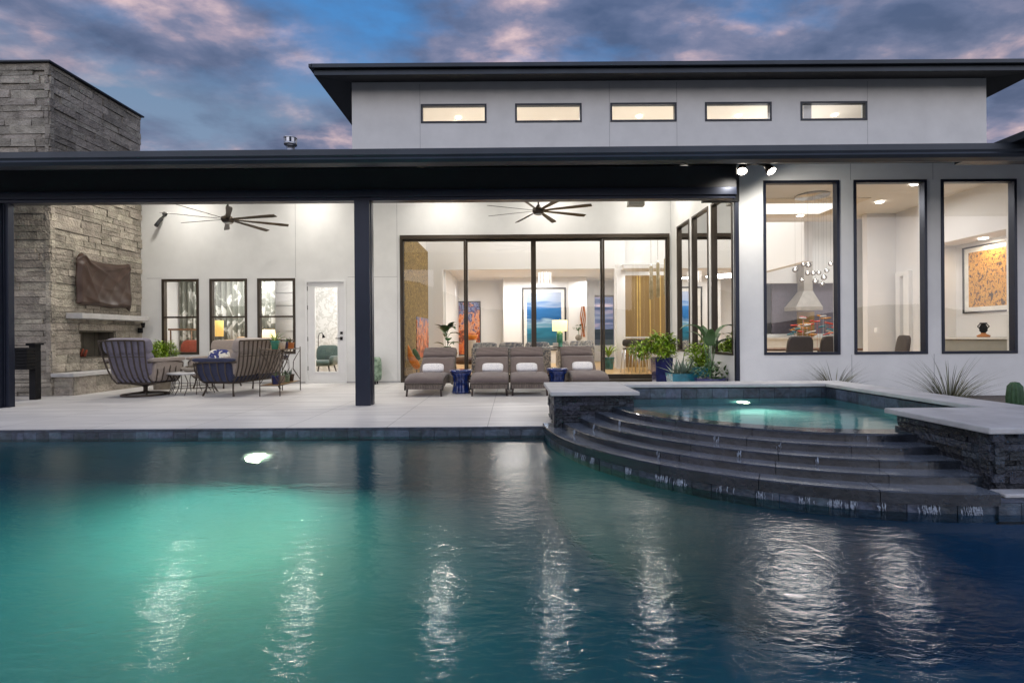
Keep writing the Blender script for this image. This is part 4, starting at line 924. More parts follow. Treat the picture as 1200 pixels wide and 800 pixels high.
# plant stand
ps=thing('plant_stand','dark wire two shelf plant stand crowded with small pots behind the loveseat','plant stand',(-4.52,9.68,0))
fm=M['frame_metal']; w,d,h=.36,1.06,.87
for sx_ in (-1,1):
    for sy in (-1,1): MB().cyl((sx_*w/2,sy*d/2,0),(sx_*w/2,sy*d/2,h+.03),.010,n=8).build('leg',fm,ps,world=False)
MB().box(-w/2,w/2,-d/2,d/2,h-.02,h-.006).frame_y(0,0,0,0,0,0,0).build('top_shelf',M['lightwood'],ps,world=False)
MB().box(-w/2,w/2,-d/2,d/2,.19,.203).build('lower_shelf',M['lightwood'],ps,world=False)
g=MB()
for s in (-1,1):
    y=s*d/2; g.tube([(-w/2,y,h-.03),(-.05,y,.62),(-.04,y,.45),(-w/2,y,.22)],.006,6); g.tube([(w/2,y,h-.03),(.05,y,.62),(.04,y,.45),(w/2,y,.22)],.006,6)
    g.tube([(-w/2,y,h-.01),(w/2,y,h-.01)],.008,6); g.tube([(-w/2,y,.195),(w/2,y,.195)],.008,6)
    x=s*w/2; g.tube([(x,-d/2,h-.01),(x,d/2,h-.01)],.008,6); g.tube([(x,-d/2,.195),(x,d/2,.195)],.008,6)
    for t_ in (-1,1):
        g.tube([(x,t_*d/2,h-.03),(x,t_*.14,.60),(x,t_*.12,.46),(x,t_*d/2,.22)],.006,6)
g.build('wire_brace',fm,ps,world=False)
ps.rotation_euler=(0,0,R(4))
def spiky(n,ln,w,lift=1.1,dr=.4,z=.1,seed=1):
    m_=MB(); rnd=random.Random(seed)
    for k in range(n): a=rnd.uniform(0,6.28); m_.blade((.015*math.cos(a),.015*math.sin(a),z),a,ln*rnd.uniform(.6,1.1),w,rnd.uniform(lift-.5,lift+.35),dr,5,wp=.6)
    return m_
TOP=h-.005; G='small pots on the plant stand'
def at_stand(u,v): a=R(4); return (-4.52+u*math.cos(a)-v*math.sin(a),9.68+u*math.sin(a)+v*math.cos(a))
for (u,v,z,r0,r1,hh,pm_,lm,leafm,lab) in (
  (.03,-.36,TOP,.06,.085,.16,'greenglaze',spiky(14,.26,.03,1.0,.7,.14,2),'leafbright','teal green pot of yellow green spiky leaves on the stand top shelf'),
  (.06,-.14,TOP,.065,.08,.14,'whitepot',spiky(10,.10,.03,.9,.5,.12,3),'succ','white speckled pot on the stand top shelf'),
  (.05,.10,TOP,.045,.055,.14,'navyglaze',spiky(20,.11,.025,1.0,.7,.12,5),'leafdark','dark navy pot with a little dark plant on the stand top shelf'),
  (.06,.34,TOP,.06,.07,.12,'terracotta',spiky(8,.17,.02,1.2,.4,.1,6),'grass','orange terracotta pot on the stand top shelf'),
  (.03,-.34,.204,.06,.08,.16,'blueglaze',spiky(8,.12,.02,1.2,.5,.14,7),'leaf','bright blue pot on the stand lower shelf'),
  (.05,-.12,.204,.055,.065,.15,'clay',spiky(12,.12,.015,1.3,.3,.13,8),'leaf','grey clay pot on the stand lower shelf'),
  (.06,.10,.204,.06,.07,.15,'sagepot',spiky(10,.16,.03,1.3,.3,.13,9),'leafdark','dark green pot with upright leaves on the stand lower shelf'),
  (.06,.33,.204,.05,.07,.14,'darkwood',spiky(7,.16,.03,1.3,.3,.12,10),'agave','dark brown tapered pot on the stand lower shelf')):
    x,y=at_stand(u,v); potted('small_potted_plant',lab,'potted plant',x,y,z,simplepot(r0,r1,hh),M[pm_],lm,M[leafm],G)
t=thing('garden_urn','sage green patterned ceramic urn against the white wall beside the column','urn',(px(436,11.45),11.45,0))
MB().lathe([(.13,.07),(.20,.10),(.215,.2),(.21,.45),(.20,.58),(.17,.62),(.15,.62)],n=28).build('urn_body',M['sagepot'],t,world=False)
g=MB()
for k in range(4): a=PI/4+k*PI/2; g.cyl((.13*math.cos(a),.13*math.sin(a),0),(.13*math.cos(a),.13*math.sin(a),.09),.015,n=8)
g.build('foot',M['black'],t,world=False)
# ================================================================ PLANTERS BY THE SPA
lf=MB().leaves((.02,0,.86),(.29,.25,.25),620,.13,12,shell=.3).leaves((-.42,.0,.76),(.22,.18,.22),260,.11,13,shell=.3).leaves((.10,-.1,.70),(.16,.14,.16),120,.09,14)
potted('tall_planter','tall tapered navy planter with bright lime green leafy plant at the slider','planter',px(775,10.1),10.1,0,None,M['navyglaze'],lf,M['leafbright'],'glazed planters beside the hot tub',square=(.36,.36,.63))
lf=MB(); rnd=random.Random(2)
for k in range(34): a=2*PI*k/34*3.1; lf.blade((rnd.uniform(-.15,.15),.03*math.sin(a),.36),a,rnd.uniform(.24,.42),.045,rnd.uniform(.4,1.5),rnd.uniform(-.1,.4),5,wp=.5)
potted('teal_planter','square teal planter holding a grey green agave','planter',px(798,9.1),9.1,0,None,M['tealglaze'],lf,M['agave'],'glazed planters beside the hot tub',square=(.46,.40,.38))
lf=MB().leaves((0,0,.64),(.32,.26,.30),620,.10,21,shell=.3); rnd=random.Random(9)
for k in range(16): a=rnd.uniform(0,6.28); lf.blade((.05*math.cos(a),.05*math.sin(a),.42),a,rnd.uniform(.35,.7),.07,rnd.uniform(.9,1.5),rnd.uniform(.3,.9),6)
potted('teal_planter','teal planter of dense mixed greenery behind the agave','planter',px(823,9.75),9.75,0,None,M['tealglaze'],lf,M['leafbright'],'glazed planters beside the hot tub',square=(.44,.40,.46))
lf=MB()
for a,l_,el,dr_ in ((3.3,.75,1.35,1.9),(2.7,.6,1.5,1.5),(0.1,.75,1.35,1.9),(.6,.6,1.4,1.6),(5.6,.55,1.2,1.5),(4.4,.6,1.45,1.2),(1.6,.6,1.5,.8)):
    st_=[(0,0,.3)]; L_=l_*.98; p=Vector((0,0,.3)); d=Vector((math.cos(a)*.16,math.sin(a)*.16,1)).normalized()
    lf.tube([p,p+d*L_*.5,p+d*L_],[.010,.008,.006],6); q=p+d*L_; lf.blade(q,a,l_*.80,.17,el-.1,dr_*1.15,9,wp=.6)
lf.leaves((-.05,0,.42),(.24,.2,.16),120,.09,33)
potted('blue_bowl_planter','low blue bowl with tall arching broad leaves by the corner windows','planter',px(832,8.75),8.75,0,[(.001,0),(.20,0),(.27,.28),(.28,.32)],M['navyglaze'],lf,M['leafdark'],'glazed planters beside the hot tub')
lf=MB().leaves((0,0,.44),(.22,.2,.18),130,.09,41)
potted('blue_bowl_planter','small blue pot of ferny green foliage at the foot of the corner wall','planter',px(850,8.9)-.0,8.9,0,simplepot(.13,.17,.30),M['navyglaze'],lf,M['leaf'],'glazed planters beside the hot tub')
# ================================================================ GRASSES / CACTUS
def tuft(x,y,n,ln,label,seed):
    m_=MB(); rnd=random.Random(seed)
    for k in range(n):
        a=rnd.uniform(0,6.28); el=rnd.uniform(.75,1.5); m_.blade((x+.05*math.cos(a),y+.05*math.sin(a),.03),a,ln*rnd.uniform(.7,1.15),.011,el,rnd.uniform(.5,1.3),7,wp=.6)
    return tag(m_.build('ornamental_grass',M['grass'],fix=False),label,'ornamental grass','grass tufts along the white wall')
tuft(px(978,7.9),7.9,130,.70,'wispy grass tuft below the first tall right hand window',51)
tuft(px(1112,6.6),6.6,150,.78,'larger wispy grass tuft below the gap between the last two tall windows',52)
c=MB(); c.lathe([(.001,.41),(.04,.40),(.072,.35),(.085,.2),(.08,.03),(.07,0)],(px(1189,6.5),6.5,.02),60,flute=.12,nf=12); tag(c.build('cactus',M['cactus']),'stubby ribbed green cactus at the right end of the wall','cactus')
# ================================================================ INTERIOR FURNITURE
def art(name,label,plane,a0,a1,z0,z1,pos,am,mw=0,fw=.03,cat='painting'):
    r=thing(name,label,cat,((a0+a1)/2,pos,z0) if plane=='y' else (pos,(a0+a1)/2,z0))
    if plane=='y':
        MB().frame_y(pos-.03,pos+.0,a0,a1,z0,z1,fw).build('frame',M['art_frame'],r)
        if mw: MB().frame_y(pos-.012,pos,a0+fw,a1-fw,z0+fw,z1-fw,mw).build('mat_board',M['matboard'],r)
        e=fw+mw; MB().box(a0+e,a1-e,pos-.010,pos,z0+e,z1-e).build('picture',am,r)
    else:
        f=MB().box(pos-.03,pos,a0,a0+fw,z0,z1).box(pos-.03,pos,a1-fw,a1,z0,z1).box(pos-.03,pos,a0+fw,a1-fw,z0,z0+fw).box(pos-.03,pos,a0+fw,a1-fw,z1-fw,z1); f.build('frame',M['art_frame'],r)
        if mw: q=a0+fw; w_=a1-fw; f=MB().box(pos-.012,pos,q,q+mw,z0+fw,z1-fw).box(pos-.012,pos,w_-mw,w_,z0+fw,z1-fw).box(pos-.012,pos,q+mw,w_-mw,z0+fw,z0+fw+mw).box(pos-.012,pos,q+mw,w_-mw,z1-fw-mw,z1-fw); f.build('mat_board',M['matboard'],r)
        e=fw+mw; MB().box(pos-.010,pos,a0+e,a1-e,z0+e,z1-e).build('picture',am,r)
    return r
art('abstract_painting','orange and blue abstract painting on the grey wall inside','y',px(525,19.98),px(563.5,19.98),.35,pz(544,353,19.98),19.98,M['art_orange'],fw=.04)
art('seascape_painting','large blue seascape painting in a pale frame in the middle of the house','y',px(612,18.98),px(663.5,18.98),.55,pz(638,337,18.98),18.98,M['art_sea'],fw=.06,mw=.12)
art('figure_painting','gold and black painting with white mat in the lit niche','x',8.75,10.18,1.48,2.82,9.298,M['art_gold'],mw=.09,fw=.03)
# sofa in living room
def sofa(x0,x1,y0,label):
    r=thing('sofa',label,'sofa',((x0+x1)/2,y0,.055))
    MB().box(x0,x1,y0,y0+.22,.12,.80).box(x0,x0+.16,y0+.22,y0+.85,.12,.62).box(x1-.16,x1,y0+.22,y0+.85,.12,.62).box(x0+.16,x1-.16,y0+.22,y0+.85,.12,.32).build('frame',M['sofa'],r,bevel=.04)
    n=3; w=(x1-x0)/n
    for k in range(n): MB().cushion((x0+w*(k+.5),y0+.20,.80),(w*.94,.18,.26),RX(R(-8)),.3,10).build('cushion',M['sofa'],r)
    for a in (x0+.1,x1-.1):
        for b_ in (y0+.1,y0+.75): MB().cyl((a,b_,.055),(a,b_,.13),.025,n=8).build('leg',M['darkwood'],r)
    return r
sofa(px(553,12.9),px(645,12.9),12.7,'grey patterned sofa inside with its back to the sliding doors')
sofa(px(655,14.6),px(699,14.6),14.9,'smaller dark grey sofa beside the lamp table')
s_=thing('side_table','narrow dark console holding the jade lamp behind the loungers','table',(px(657,13.4),13.4,.055))
MB().box(px(641,13.4),px(664,13.4),13.2,13.6,.76,.79).build('tabletop',M['darkwood'],s_)
for q in (643,662):
    for y in (13.23,13.57): MB().cyl((px(q,13.4),y,.055),(px(q,13.4),y,.76),.018,n=8).build('leg',M['goldline'],s_)
s_=thing('table_lamp','lit table lamp with jade glass base and square cream shade','table lamp',(px(656,13.4),13.4,.79)); X=px(656,13.4)
MB().lathe([(.001,0),(.09,0),(.09,.02),(.07,.03),(.085,.12),(.085,.38),(.05,.42),(.02,.43)],(X,13.4,.79),24).build('lamp_base',M['jade'],s_)
MB().lathe([(.20,.43),(.205,.72),(.2,.72),(.195,.43)],(X,13.4,.79),32).build('lamp_shade',M['shade'],s_); MB().cyl((X,13.4,1.2),(X,13.4,1.55),.008,n=6).build('finial',M['goldline'],s_)
t=MB().box(px(648,13.3),px(654,13.3),13.25,13.35,.792,.90); tag(t.build('candle_box',M['fabricwhite'],bevel=.005),'small cream box beside the jade lamp base','box')
# big leaf plant left
lf=MB(); rnd=random.Random(3)
for k in range(22):
    a=rnd.uniform(0,6.28); z=.5+rnd.uniform(0,.75); lf.tube([(0,0,z-.1),(.08*math.cos(a),.08*math.sin(a),z)],.008,5); lf.blade((.08*math.cos(a),.08*math.sin(a),z),a,rnd.uniform(.26,.40),.19,rnd.uniform(.2,1.0),1.0,6,wp=.7)
potted('fiddle_leaf_plant','dark broad leaved houseplant inside behind the first lounger','potted plant',px(524,13.0),13.0,.055,simplepot(.13,.17,.42),M['fabricwhite'],lf,M['leafdark'])
# orange sculpture
s_=thing('petal_sculpture','orange petal shaped sculpture just inside the left slider panel','sculpture',(px(482,12.6),12.6,.055))
for i,(q,y,rz,m_) in enumerate(((477,411,-.45,'orange'),(485.5,424,-.55,'orange'),(488.5,415,-.5,'leafdark'))):
    MB().cushion((px(q,12.6),12.6-.03*i,pz(q,y,12.6)),(.20,.05,.40) if i<2 else (.12,.04,.32),RY(rz*1.0),.75,12).build('petal',M[m_],s_)
MB().tube([(px(488,12.6),12.62,.06),(px(487,12.6),12.62,.45),(px(474,12.6),12.62,.95)],.012,6).cyl((px(488,12.6),12.62,.055),(px(488,12.6),12.62,.08),.12,n=20).build('stand',M['darkwood'],s_)
# wooden chair behind stool
s_=thing('lounge_chair','tan leather and pale wood chair inside between the first two loungers','armchair',(px(546,13.2),13.2,.055))
MB().cushion((px(546,13.2),13.2,.45),(.62,.5,.20),None,.4,12).build('seat',M['wood'],s_)
for q in (534,558): 
    MB().box(px(q,13.2)-.03,px(q,13.2)+.03,12.95,13.45,.055,.10).box(px(q,13.2)-.03,px(q,13.2)+.03,12.95,13.01,.10,.62).box(px(q,13.2)-.03,px(q,13.2)+.03,12.95,13.45,.62,.66).build('side_frame',M['lightwood'],s_)
# yellow bowl
t=MB().lathe([(.10,0),(.19,.07),(.21,.16),(.19,.16),(.16,.06),(.001,.03)],(px(552,15),15,.98),24); tag(t.build('yellow_bowl',M['shadey'] if False else M['orange']),'yellow orange bowl on the pedestal in front of the orange painting','bowl')
t=MB().lathe([(.15,0),(.15,.9),(.17,.925)],(px(552,15),15,.055),20); tag(t.build('pedestal',M['white']),'round white pedestal under the yellow orange bowl','pedestal')
# pedestal plant
t=MB().box(px(671,16.8),px(685,16.8),16.6,17,.055,.92); tag(t.build('pedestal',M['cabinet'],bevel=.01),'square grey pedestal under the small leafy vase','pedestal')
lf=MB().leaves((0,0,.42),(.20,.18,.10),40,.12,61).tube([(0,0,.15),(0,0,.42)],.01,6)
potted('leafy_vase','small round vase with leafy sprig on the square grey pedestal','vase',px(678,16.8),16.8,.925,[(.05,0),(.11,.06),(.12,.13),(.06,.2)],M['clay'],lf,M['leafdark'])
# copper wall sculpture
s_=MB()
for k in range(4):
    x=px(681.5+1.3*k,18.9); s_.ribbon([(x+.03*math.sin(i*.8+k),18.9+.04*math.cos(i*.9+k*2),1.05+.13*i) for i in range(10)],.035,.01,(1,0,0))
tag(s_.build('copper_sculpture',M['copper']),'narrow twisted copper sculpture on the white wall right of the seascape','sculpture')
MB().wall_y(18.99,19.15,px(666.2,19),px(688,19),.055,3.34).build('interior_wall',IW,house)
# chandelier
s_=thing('crystal_chandelier','lit crystal rod chandelier hanging in the hall','chandelier',(px(639,17.6),17.6,pz(639,333,17.6)))
rnd=random.Random(6)
cr=MB(); cx=px(639,17.6); z0=pz(639,318,17.6)
for k in range(22):
    a=2*PI*k/22; r_=.22 if k%2 else .13; cr.cyl((cx+r_*math.cos(a),17.6+r_*math.sin(a),z0-rnd.uniform(.28,.45)),(cx+r_*math.cos(a),17.6+r_*math.sin(a),z0),.013,n=6)
cr.build('crystal_rod',M['crystal'],s_); MB().lathe([(.001,.03),(.25,.02),(.25,0),(.001,0)],(cx,17.6,z0),24).cyl((cx,17.6,z0),(cx,17.6,3.35),.01,n=6).build('ceiling_plate',M['steel'],s_)
# three glass pendants
for i,(q,y0_,y1_) in enumerate(((763.5,311,351),(771.5,307,349),(780.5,302,346))):
    D_=14.3+.12*i; X=px(q,D_); a,c=pz(q,y1_,D_),pz(q,y0_,D_)
    s_=thing('glass_pendant',('slim smoked glass pendant, leftmost of the three by the gold panels','slim smoked glass pendant, middle of the three by the gold panels','slim smoked glass pendant, rightmost of the three by the gold panels')[i],'pendant light',(X,D_,a),'slim glass pendants')
    MB().cyl((X,D_,c),(X,D_,6.9),.004,n=5).build('cord',M['black'],s_)
    MB().lathe([(.035,a-a),(.06,.05),(.055,(c-a)*.5),(.045,(c-a)*.95),(.02,c-a)],(X,D_,a),16).build('glass_tube',M['smoked'],s_); MB().cyl((X,D_,c-.08),(X,D_,c+.03),.03,n=10).build('cap',M['steel'],s_)
# dining/bar chairs behind slider right
def barstool(x,y,lab,grp):
    r=thing('bar_stool',lab,'bar stool',(x,y,.055),grp)
    MB().cushion((x,y,.72),(.36,.36,.07),None,.4,10).cushion((x,y+.17,.88),(.34,.05,.20),None,.4,10).build('seat',M['darkwood'],r)
    for a,b_ in ((-1,-1),(1,-1),(-1,1),(1,1)): MB().tube([(x+a*.16,y+b_*.16,.68),(x+a*.21,y+b_*.21,.055)],.014,6).build('leg',M['steel'],r)
    return r
for i,q in enumerate((738,747,756)): barstool(px(q,13.7),13.7+.02*i,('brown bar stool inside, leftmost of three at the white counter','brown bar stool inside, middle of three at the white counter','brown bar stool inside, rightmost of three at the white counter')[i],'bar stools at the counter')
lf=MB()
for k in range(26): a=k*2.4; lf.blade((0,0,.35),a,.6,.05,1.35-.02*k,1.1,6,wp=.5)
potted('yucca_plant','yellow green spiky indoor plant behind the third slider panel','potted plant',px(713,15.3),15.3,.055,simplepot(.14,.18,.36),M['tealglaze'],lf,M['leafbright'])
# bedroom things
cu=MB(); n=120; x0c,x1c=-9.8,px(322,14.6)
vs=[]
for i in range(n+1):
    x=x0c+(x1c-x0c)*i/n; y=14.6+.05*math.sin(i*.9)
    vs+=[(x,y,.1),(x,y,3.3)]
cu.add(vs,[(2*i,2*i+2,2*i+3,2*i+1) for i in range(n)],True)
o=cu.build('curtain',M['curtain'],fix=False); sm=o.modifiers.new('t','SOLIDIFY'); sm.thickness=.006; tag(o,'grey curtain with white blossom branches behind the small left windows','curtain')
s_=thing('floor_lamp','yellow lit lamp seen through the middle small window','lamp',(px(256,13.2),13.2,.04)); X=px(256.5,13.2)
MB().cyl((X,13.2,.04),(X,13.2,1.0),.015,n=8).cyl((X,13.2,.04),(X,13.2,.07),.13,n=20).build('stand',M['black'],s_); MB().lathe([(.11,0),(.11,.42),(.105,.42),(.105,0)],(X,13.2,pz(256,394,13.2)),24).build('lamp_shade',M['shadey'],s_)
s_=thing('floor_lamp','cream lit lamp low in the right small window behind the plant stand','lamp',(px(315,13.4),13.4,.04)); X=px(315,13.4)
MB().cyl((X,13.4,.04),(X,13.4,.85),.015,n=8).cyl((X,13.4,.04),(X,13.4,.07),.13,n=20).build('stand',M['black'],s_); MB().lathe([(.19,0),(.15,.34),(.145,.34),(.185,0)],(X,13.4,pz(315,399,13.4)-.04),24).build('lamp_shade',M['shade'],s_)
s_=thing('accent_chair','coral upholstered chair inside the leftmost small window','armchair',(px(219,13.2),13.2,.04))
MB().cushion((px(221,13.2),13.2,.52),(.62,.6,.2),None,.45,12).cushion((px(217,13.2),13.45,.80),(.55,.16,.5),RX(-.2),.5,12).build('seat',M['coral'],s_)
for a,b_ in ((-1,-1),(1,-1),(-1,1),(1,1)): MB().cyl((px(220,13.2)+a*.2,13.25+b_*.2,.04),(px(220,13.2)+a*.2,13.25+b_*.2,.45),.015,n=6).build('leg',M['wood'],s_)
s_=thing('desk','walnut desk behind the leftmost small window','desk',(px(215,13.8),13.8,.04))
MB().box(px(202,13.8),px(228,13.8),13.6,14.1,pz(215,385,13.8)-.05,pz(215,385,13.8)).build('desktop',M['wood'],s_)
for q in (203,227): MB().cyl((px(q,13.8),13.7,.04),(px(q,13.8),13.7,pz(215,385,13.8)-.05),.02,n=6).build('leg',M['wood'],s_)
s_=thing('bed','cream upholstered bed with tan pillow inside the middle small window','bed',(px(280,13.6),13.6,.04))
MB().box(px(268,13.6),px(300,13.6),13.0,14.5,.10,.55).build('mattress',M['fabricwhite'],s_,bevel=.05)
MB().cushion((px(273,13.3),13.3,.98-.06),(.75,.3,.26),None,.45,10).cushion((px(285,13.2),13.2,.98),(.32,.28,.3),None,.5,10).build('pillow',M['lightwood'],s_); MB().box(px(266,13.6),px(300,13.6),13.0,13.12,.04,.80).build('headboard',M['fabricwhite'],s_,bevel=.03)
g=MB(); 
for k in range(8): g.box(px(314,15.44),-6.46,15.44,15.495,.1+.40*k,.1+.40*k+.375)
g.build('shiplap_panel',M['white'],house)
# green armchair + faucet through the door
s_=thing('green_armchair','dark green mid century armchair seen through the white glazed door','armchair',(px(378,13.0),13.0,.04)); X=px(380,13.0)-.02
MB().cushion((X,13.0,.42),(.62,.6,.16),None,.4,12).cushion((X+.29,13.0,.50),(.12,.6,.22),RY(.12),.4,10).cushion((X,13.32,.66),(.62,.14,.45),RX(-.2),.4,12).build('seat',M['greenseat'],s_)
for a,b_ in ((-1,-1),(1,-1),(-1,1),(1,1)): MB().tube([(X+a*.2,13.0+b_*.2,.36),(X+a*.28,13.0+b_*.26,.04)],[.022,.012],8).build('leg',M['darkwood'],s_)
s_=thing('arc_lamp','thin black reading lamp beside the dark green armchair','lamp',(px(372,13.4),13.4,.04)); X=px(373,13.4)
MB().tube([(X,13.4,.04),(X,13.4,1.1),(X+.03,13.4,1.2),(X+.1,13.4,1.22),(X+.13,13.4,1.15)],.010,6).cyl((X,13.4,.04),(X,13.4,.06),.11,n=16).build('stand',M['black'],s_); MB().cyl((X+.13,13.4,1.16),(X+.15,13.4,1.08),.02,.045,10).build('lamp_head',M['black'],s_)
# dining room furniture
dt=thing('dining_table','long dark dining table behind the first tall window','dining table',(5.4,9.9,.05))
MB().box(4.3,6.7,9.45,10.45,.76,.80).build('tabletop',M['wood'],dt,bevel=.006)
for a in (4.6,6.4): MB().box(a-.05,a+.05,9.6,10.3,.05,.76).build('leg',M['black'],dt)
def dchair(x,y,rz,lab):
    r=thing('dining_chair',lab,'dining chair',(0,0,0),'dark dining chairs')
    MB().cushion((0,0,.46),(.46,.46,.1),None,.35,10).build('seat',M['darkwood'],r,world=False); MB().cushion((0,-.24,.74),(.46,.08,.52),RX(R(8)),.3,10).build('backrest',M['darkwood'],r,world=False)
    for a in (-1,1):
        for b_ in (-1,1): MB().tube([(a*.18,b_*.18,.42),(a*.2,b_*.21,0)],.014,6).build('leg',M['black'],r,world=False)
        MB().tube([(a*.23,-.2,.62),(a*.25,.15,.64),(a*.24,.18,.45)],.013,6).build('arm',M['black'],r,world=False)
    return put(r,(x,y,.05),rz)
dchair(px(928,9.1),9.1,0,'dark dining chair at the table, left of the pair in the first tall window'); dchair(px(966,9.1),9.1,0,'dark dining chair at the table, right of the pair in the first tall window')
dchair(px(1041,9.9),9.9,R(75),'dark armed dining chair behind the middle tall window')
# bubble pendants
bp_=thing('bubble_chandelier','cluster of clear glass globes on thin cords above the dining table','chandelier',(5.8,9.9,2.2))
rnd=random.Random(12)
for i,(q,y) in enumerate(((932.5,316),(940,328),(942,310),(948,310.5),(947,320),(953.5,320),(956,329.5),(960,319.5),(964,332.5),(966,325),(969.5,317),(974,309))):
    D_=9.6+rnd.uniform(-.3,.3); X=px(q,D_); Z=pz(q,y,D_); r_=.045 if i%3 else .055
    g=MB().lathe([(.001,-r_)]+[(r_*math.cos(a),r_*math.sin(a)) for a in [R(-75+15*k) for k in range(11)]]+[(.001,r_)],(X,D_,Z),18); o=g.build('glass_globe',M['bubble'],bp_)
    MB().cyl((X,D_,Z-.0),(X,D_,Z+.02),.006,n=8).build('bulb',M['lamp_on'],o); MB().cyl((X,D_,Z+r_),(X,D_,3.77),.0012,n=4).build('cord',M['soffit'],o)
MB().lathe([(.001,-.02),(.30,-.02),(.30,0)],(5.9,9.7,3.79),30).build('ceiling_plate',M['steel'],bp_)
# range hood
hd=thing('range_hood','pale tapered range hood with chimney at the far kitchen wall','range hood',(px(945,15.3),15.3,1.9)); X=px(946,15.3)
MB().box(X-.15,X+.12,15.2,15.55,2.35,3.4).build('flue',M['hood'],hd)
za,zb=pz(945,364,15.3),pz(945,345,15.3)
MB().add([(px(931,15),14.9,za),(px(962,15),14.9,za),(px(962,15),15.55,za),(px(931,15),15.55,za),(X-.15,15.2,zb+.1),(X+.12,15.2,zb+.1),(X+.12,15.55,zb+.1),(X-.15,15.55,zb+.1),(px(931,15),14.9,za+.1),(px(962,15),14.9,za+.1),(px(962,15),15.55,za+.1),(px(931,15),15.55,za+.1)],[(0,1,2,3),(0,1,9,8),(1,2,10,9),(2,3,11,10),(3,0,8,11),(8,9,5,4),(9,10,6,5),(10,11,7,6),(11,8,4,7)]).build('canopy',M['hood'],hd)
MB().box(px(938,15.4),px(958,15.4),15.55,15.59,1.02,za-.02).build('backsplash_panel',M['gold'],hd)
MB().box(px(905,15.9),px(1000,15.9),15.9,15.95,1.0,3.0).build('kitchen_back_panel',M['dusktint'],house)
# art-glass
ag=MB(); rnd=random.Random(14)
s_=thing('glass_fish_sculpture','shoal of red, teal and amber glass lozenges on wires on the dining table','sculpture',(5.9,10.2,.81))
for k in range(34):
    q=rnd.uniform(926,980); y=rnd.uniform(370,393); D_=10.0+rnd.uniform(-.25,.25); c=(px(q,D_),D_,pz(q,y,D_))
    MB().cushion(c,(rnd.uniform(.10,.24),.03,.035),RY(rnd.uniform(-.25,.25)),.9,6).cyl((c[0],c[1],.80),(c[0],c[1],c[2]),.003,n=4).build('glass_fish',M[rnd.choice(('glassred','glassteal','glassamber','glassred','fabricwhite'))],s_)
s_=thing('bronze_figurine','small dark two handled urn on the lit niche counter','figurine',(8.95,9.1,1.0)); q=(px(1152.5,9.3),9.3,1.0)
MB().lathe([(.09,0),(.10,.03),(.04,.06),(.035,.08)],q,20).build('base',M['terracotta'],s_)
MB().lathe([(.03,.08),(.06,.12),(.055,.2),(.035,.24),(.06,.27)],q,20).tube([(q[0]-.05,q[1],q[2]+.14),(q[0]-.11,q[1],q[2]+.2),(q[0]-.05,q[1],q[2]+.26)],.01,6).tube([(q[0]+.05,q[1],q[2]+.14),(q[0]+.11,q[1],q[2]+.2),(q[0]+.05,q[1],q[2]+.26)],.01,6).build('urn',M['black'],s_)
MB().box(8.05,8.1,10.9,11.0,1.1,1.22).build('light_switch',M['white'],house)

# ================================================================ POOL LIGHT AND ADDED FILLS
plx=-3.02
s_=thing('pool_light','round lit underwater lamp in the far pool wall below the patio edge','pool light',(plx,5.88,-1.0))
g=MB(); g.lathe([(.001,0),(.15,0),(.15,.01)],(0,0,0),28)
g.v=[(plx+a[0],5.872-a[2],-1.05+a[1]) for a in g.v]; g.build('lens',M['pool_on'],s_)
g=MB(); g.lathe([(.152,0),(.18,0),(.18,.015),(.152,.015)],(0,0,0),28); g.v=[(plx+a[0],5.88-a[2],-1.05+a[1]) for a in g.v]; g.build('trim_ring',M['steel'],s_)
TEAL=(.85,1.0,.40)
area('pool_beam_and_fill',(plx,5.80,-1.05),.13,290,TEAL,(R(-80),0,R(0)))
area('pool_beam_and_fill',(-4.6,.85,-.8),.3,48,(.3,1,.6),(R(78),0,R(8)))  # unseen teal lamp, added to spread the glow into the lower-left water
area('pool_beam_and_fill',(4.6,.9,-.9),.3,14,(.2,.5,1),(R(80),0,R(30)))  # unseen weak blue lamp, added as fill for the right-hand water

# ================================================================ SKY
w=bpy.data.worlds.new('World'); S.world=w; w.use_nodes=True; nt=w.node_tree; N=nt.nodes; L=nt.links
for n_ in list(N): N.remove(n_)
tc=N.new('ShaderNodeTexCoord'); sp=N.new('ShaderNodeSeparateXYZ'); L.new(tc.outputs['Generated'],sp.inputs[0])
def math_(op,a,b=None,c=None,clamp=False):
    m_=N.new('ShaderNodeMath'); m_.operation=op; m_.use_clamp=clamp
    for i,v in enumerate((a,b,c)):
        if v is None: continue
        if isinstance(v,(int,float)): m_.inputs[i].default_value=v
        else: L.new(v,m_.inputs[i])
    return m_.outputs[0]
def ramp(v,stops):
    r_=N.new('ShaderNodeValToRGB'); cr=r_.color_ramp
    while len(cr.elements)<len(stops): cr.elements.new(.5)
    for e,(p,c) in zip(cr.elements,stops): e.position=p; e.color=(*c,1) if len(c)==3 else c
    L.new(v,r_.inputs[0]); return r_.outputs[0]
def mix(f,a,b,t='MIX'):
    m_=N.new('ShaderNodeMix'); m_.data_type='RGBA'; m_.blend_type=t
    for i,v in ((0,f),(6,a),(7,b)):
        if isinstance(v,(int,float)): m_.inputs[i].default_value=v
        elif isinstance(v,tuple): m_.inputs[i].default_value=(*v,1)
        else: L.new(v,m_.inputs[i])
    return m_.outputs[2]
zc_=math_('MAXIMUM',sp.outputs[2],0.0)
base=ramp(zc_,[(0,(.32,.34,.42)),(.18,(.27,.33,.46)),(.38,(.19,.29,.44)),(.50,(.085,.27,.60)),(.62,(.065,.24,.58)),(1,(.035,.10,.27))])
den=math_('ADD',zc_,.16); cx_=math_('DIVIDE',sp.outputs[0],den); cy_=math_('DIVIDE',sp.outputs[1],den)
cb=N.new('ShaderNodeCombineXYZ'); L.new(cx_,cb.inputs[0]); L.new(cy_,cb.inputs[1])
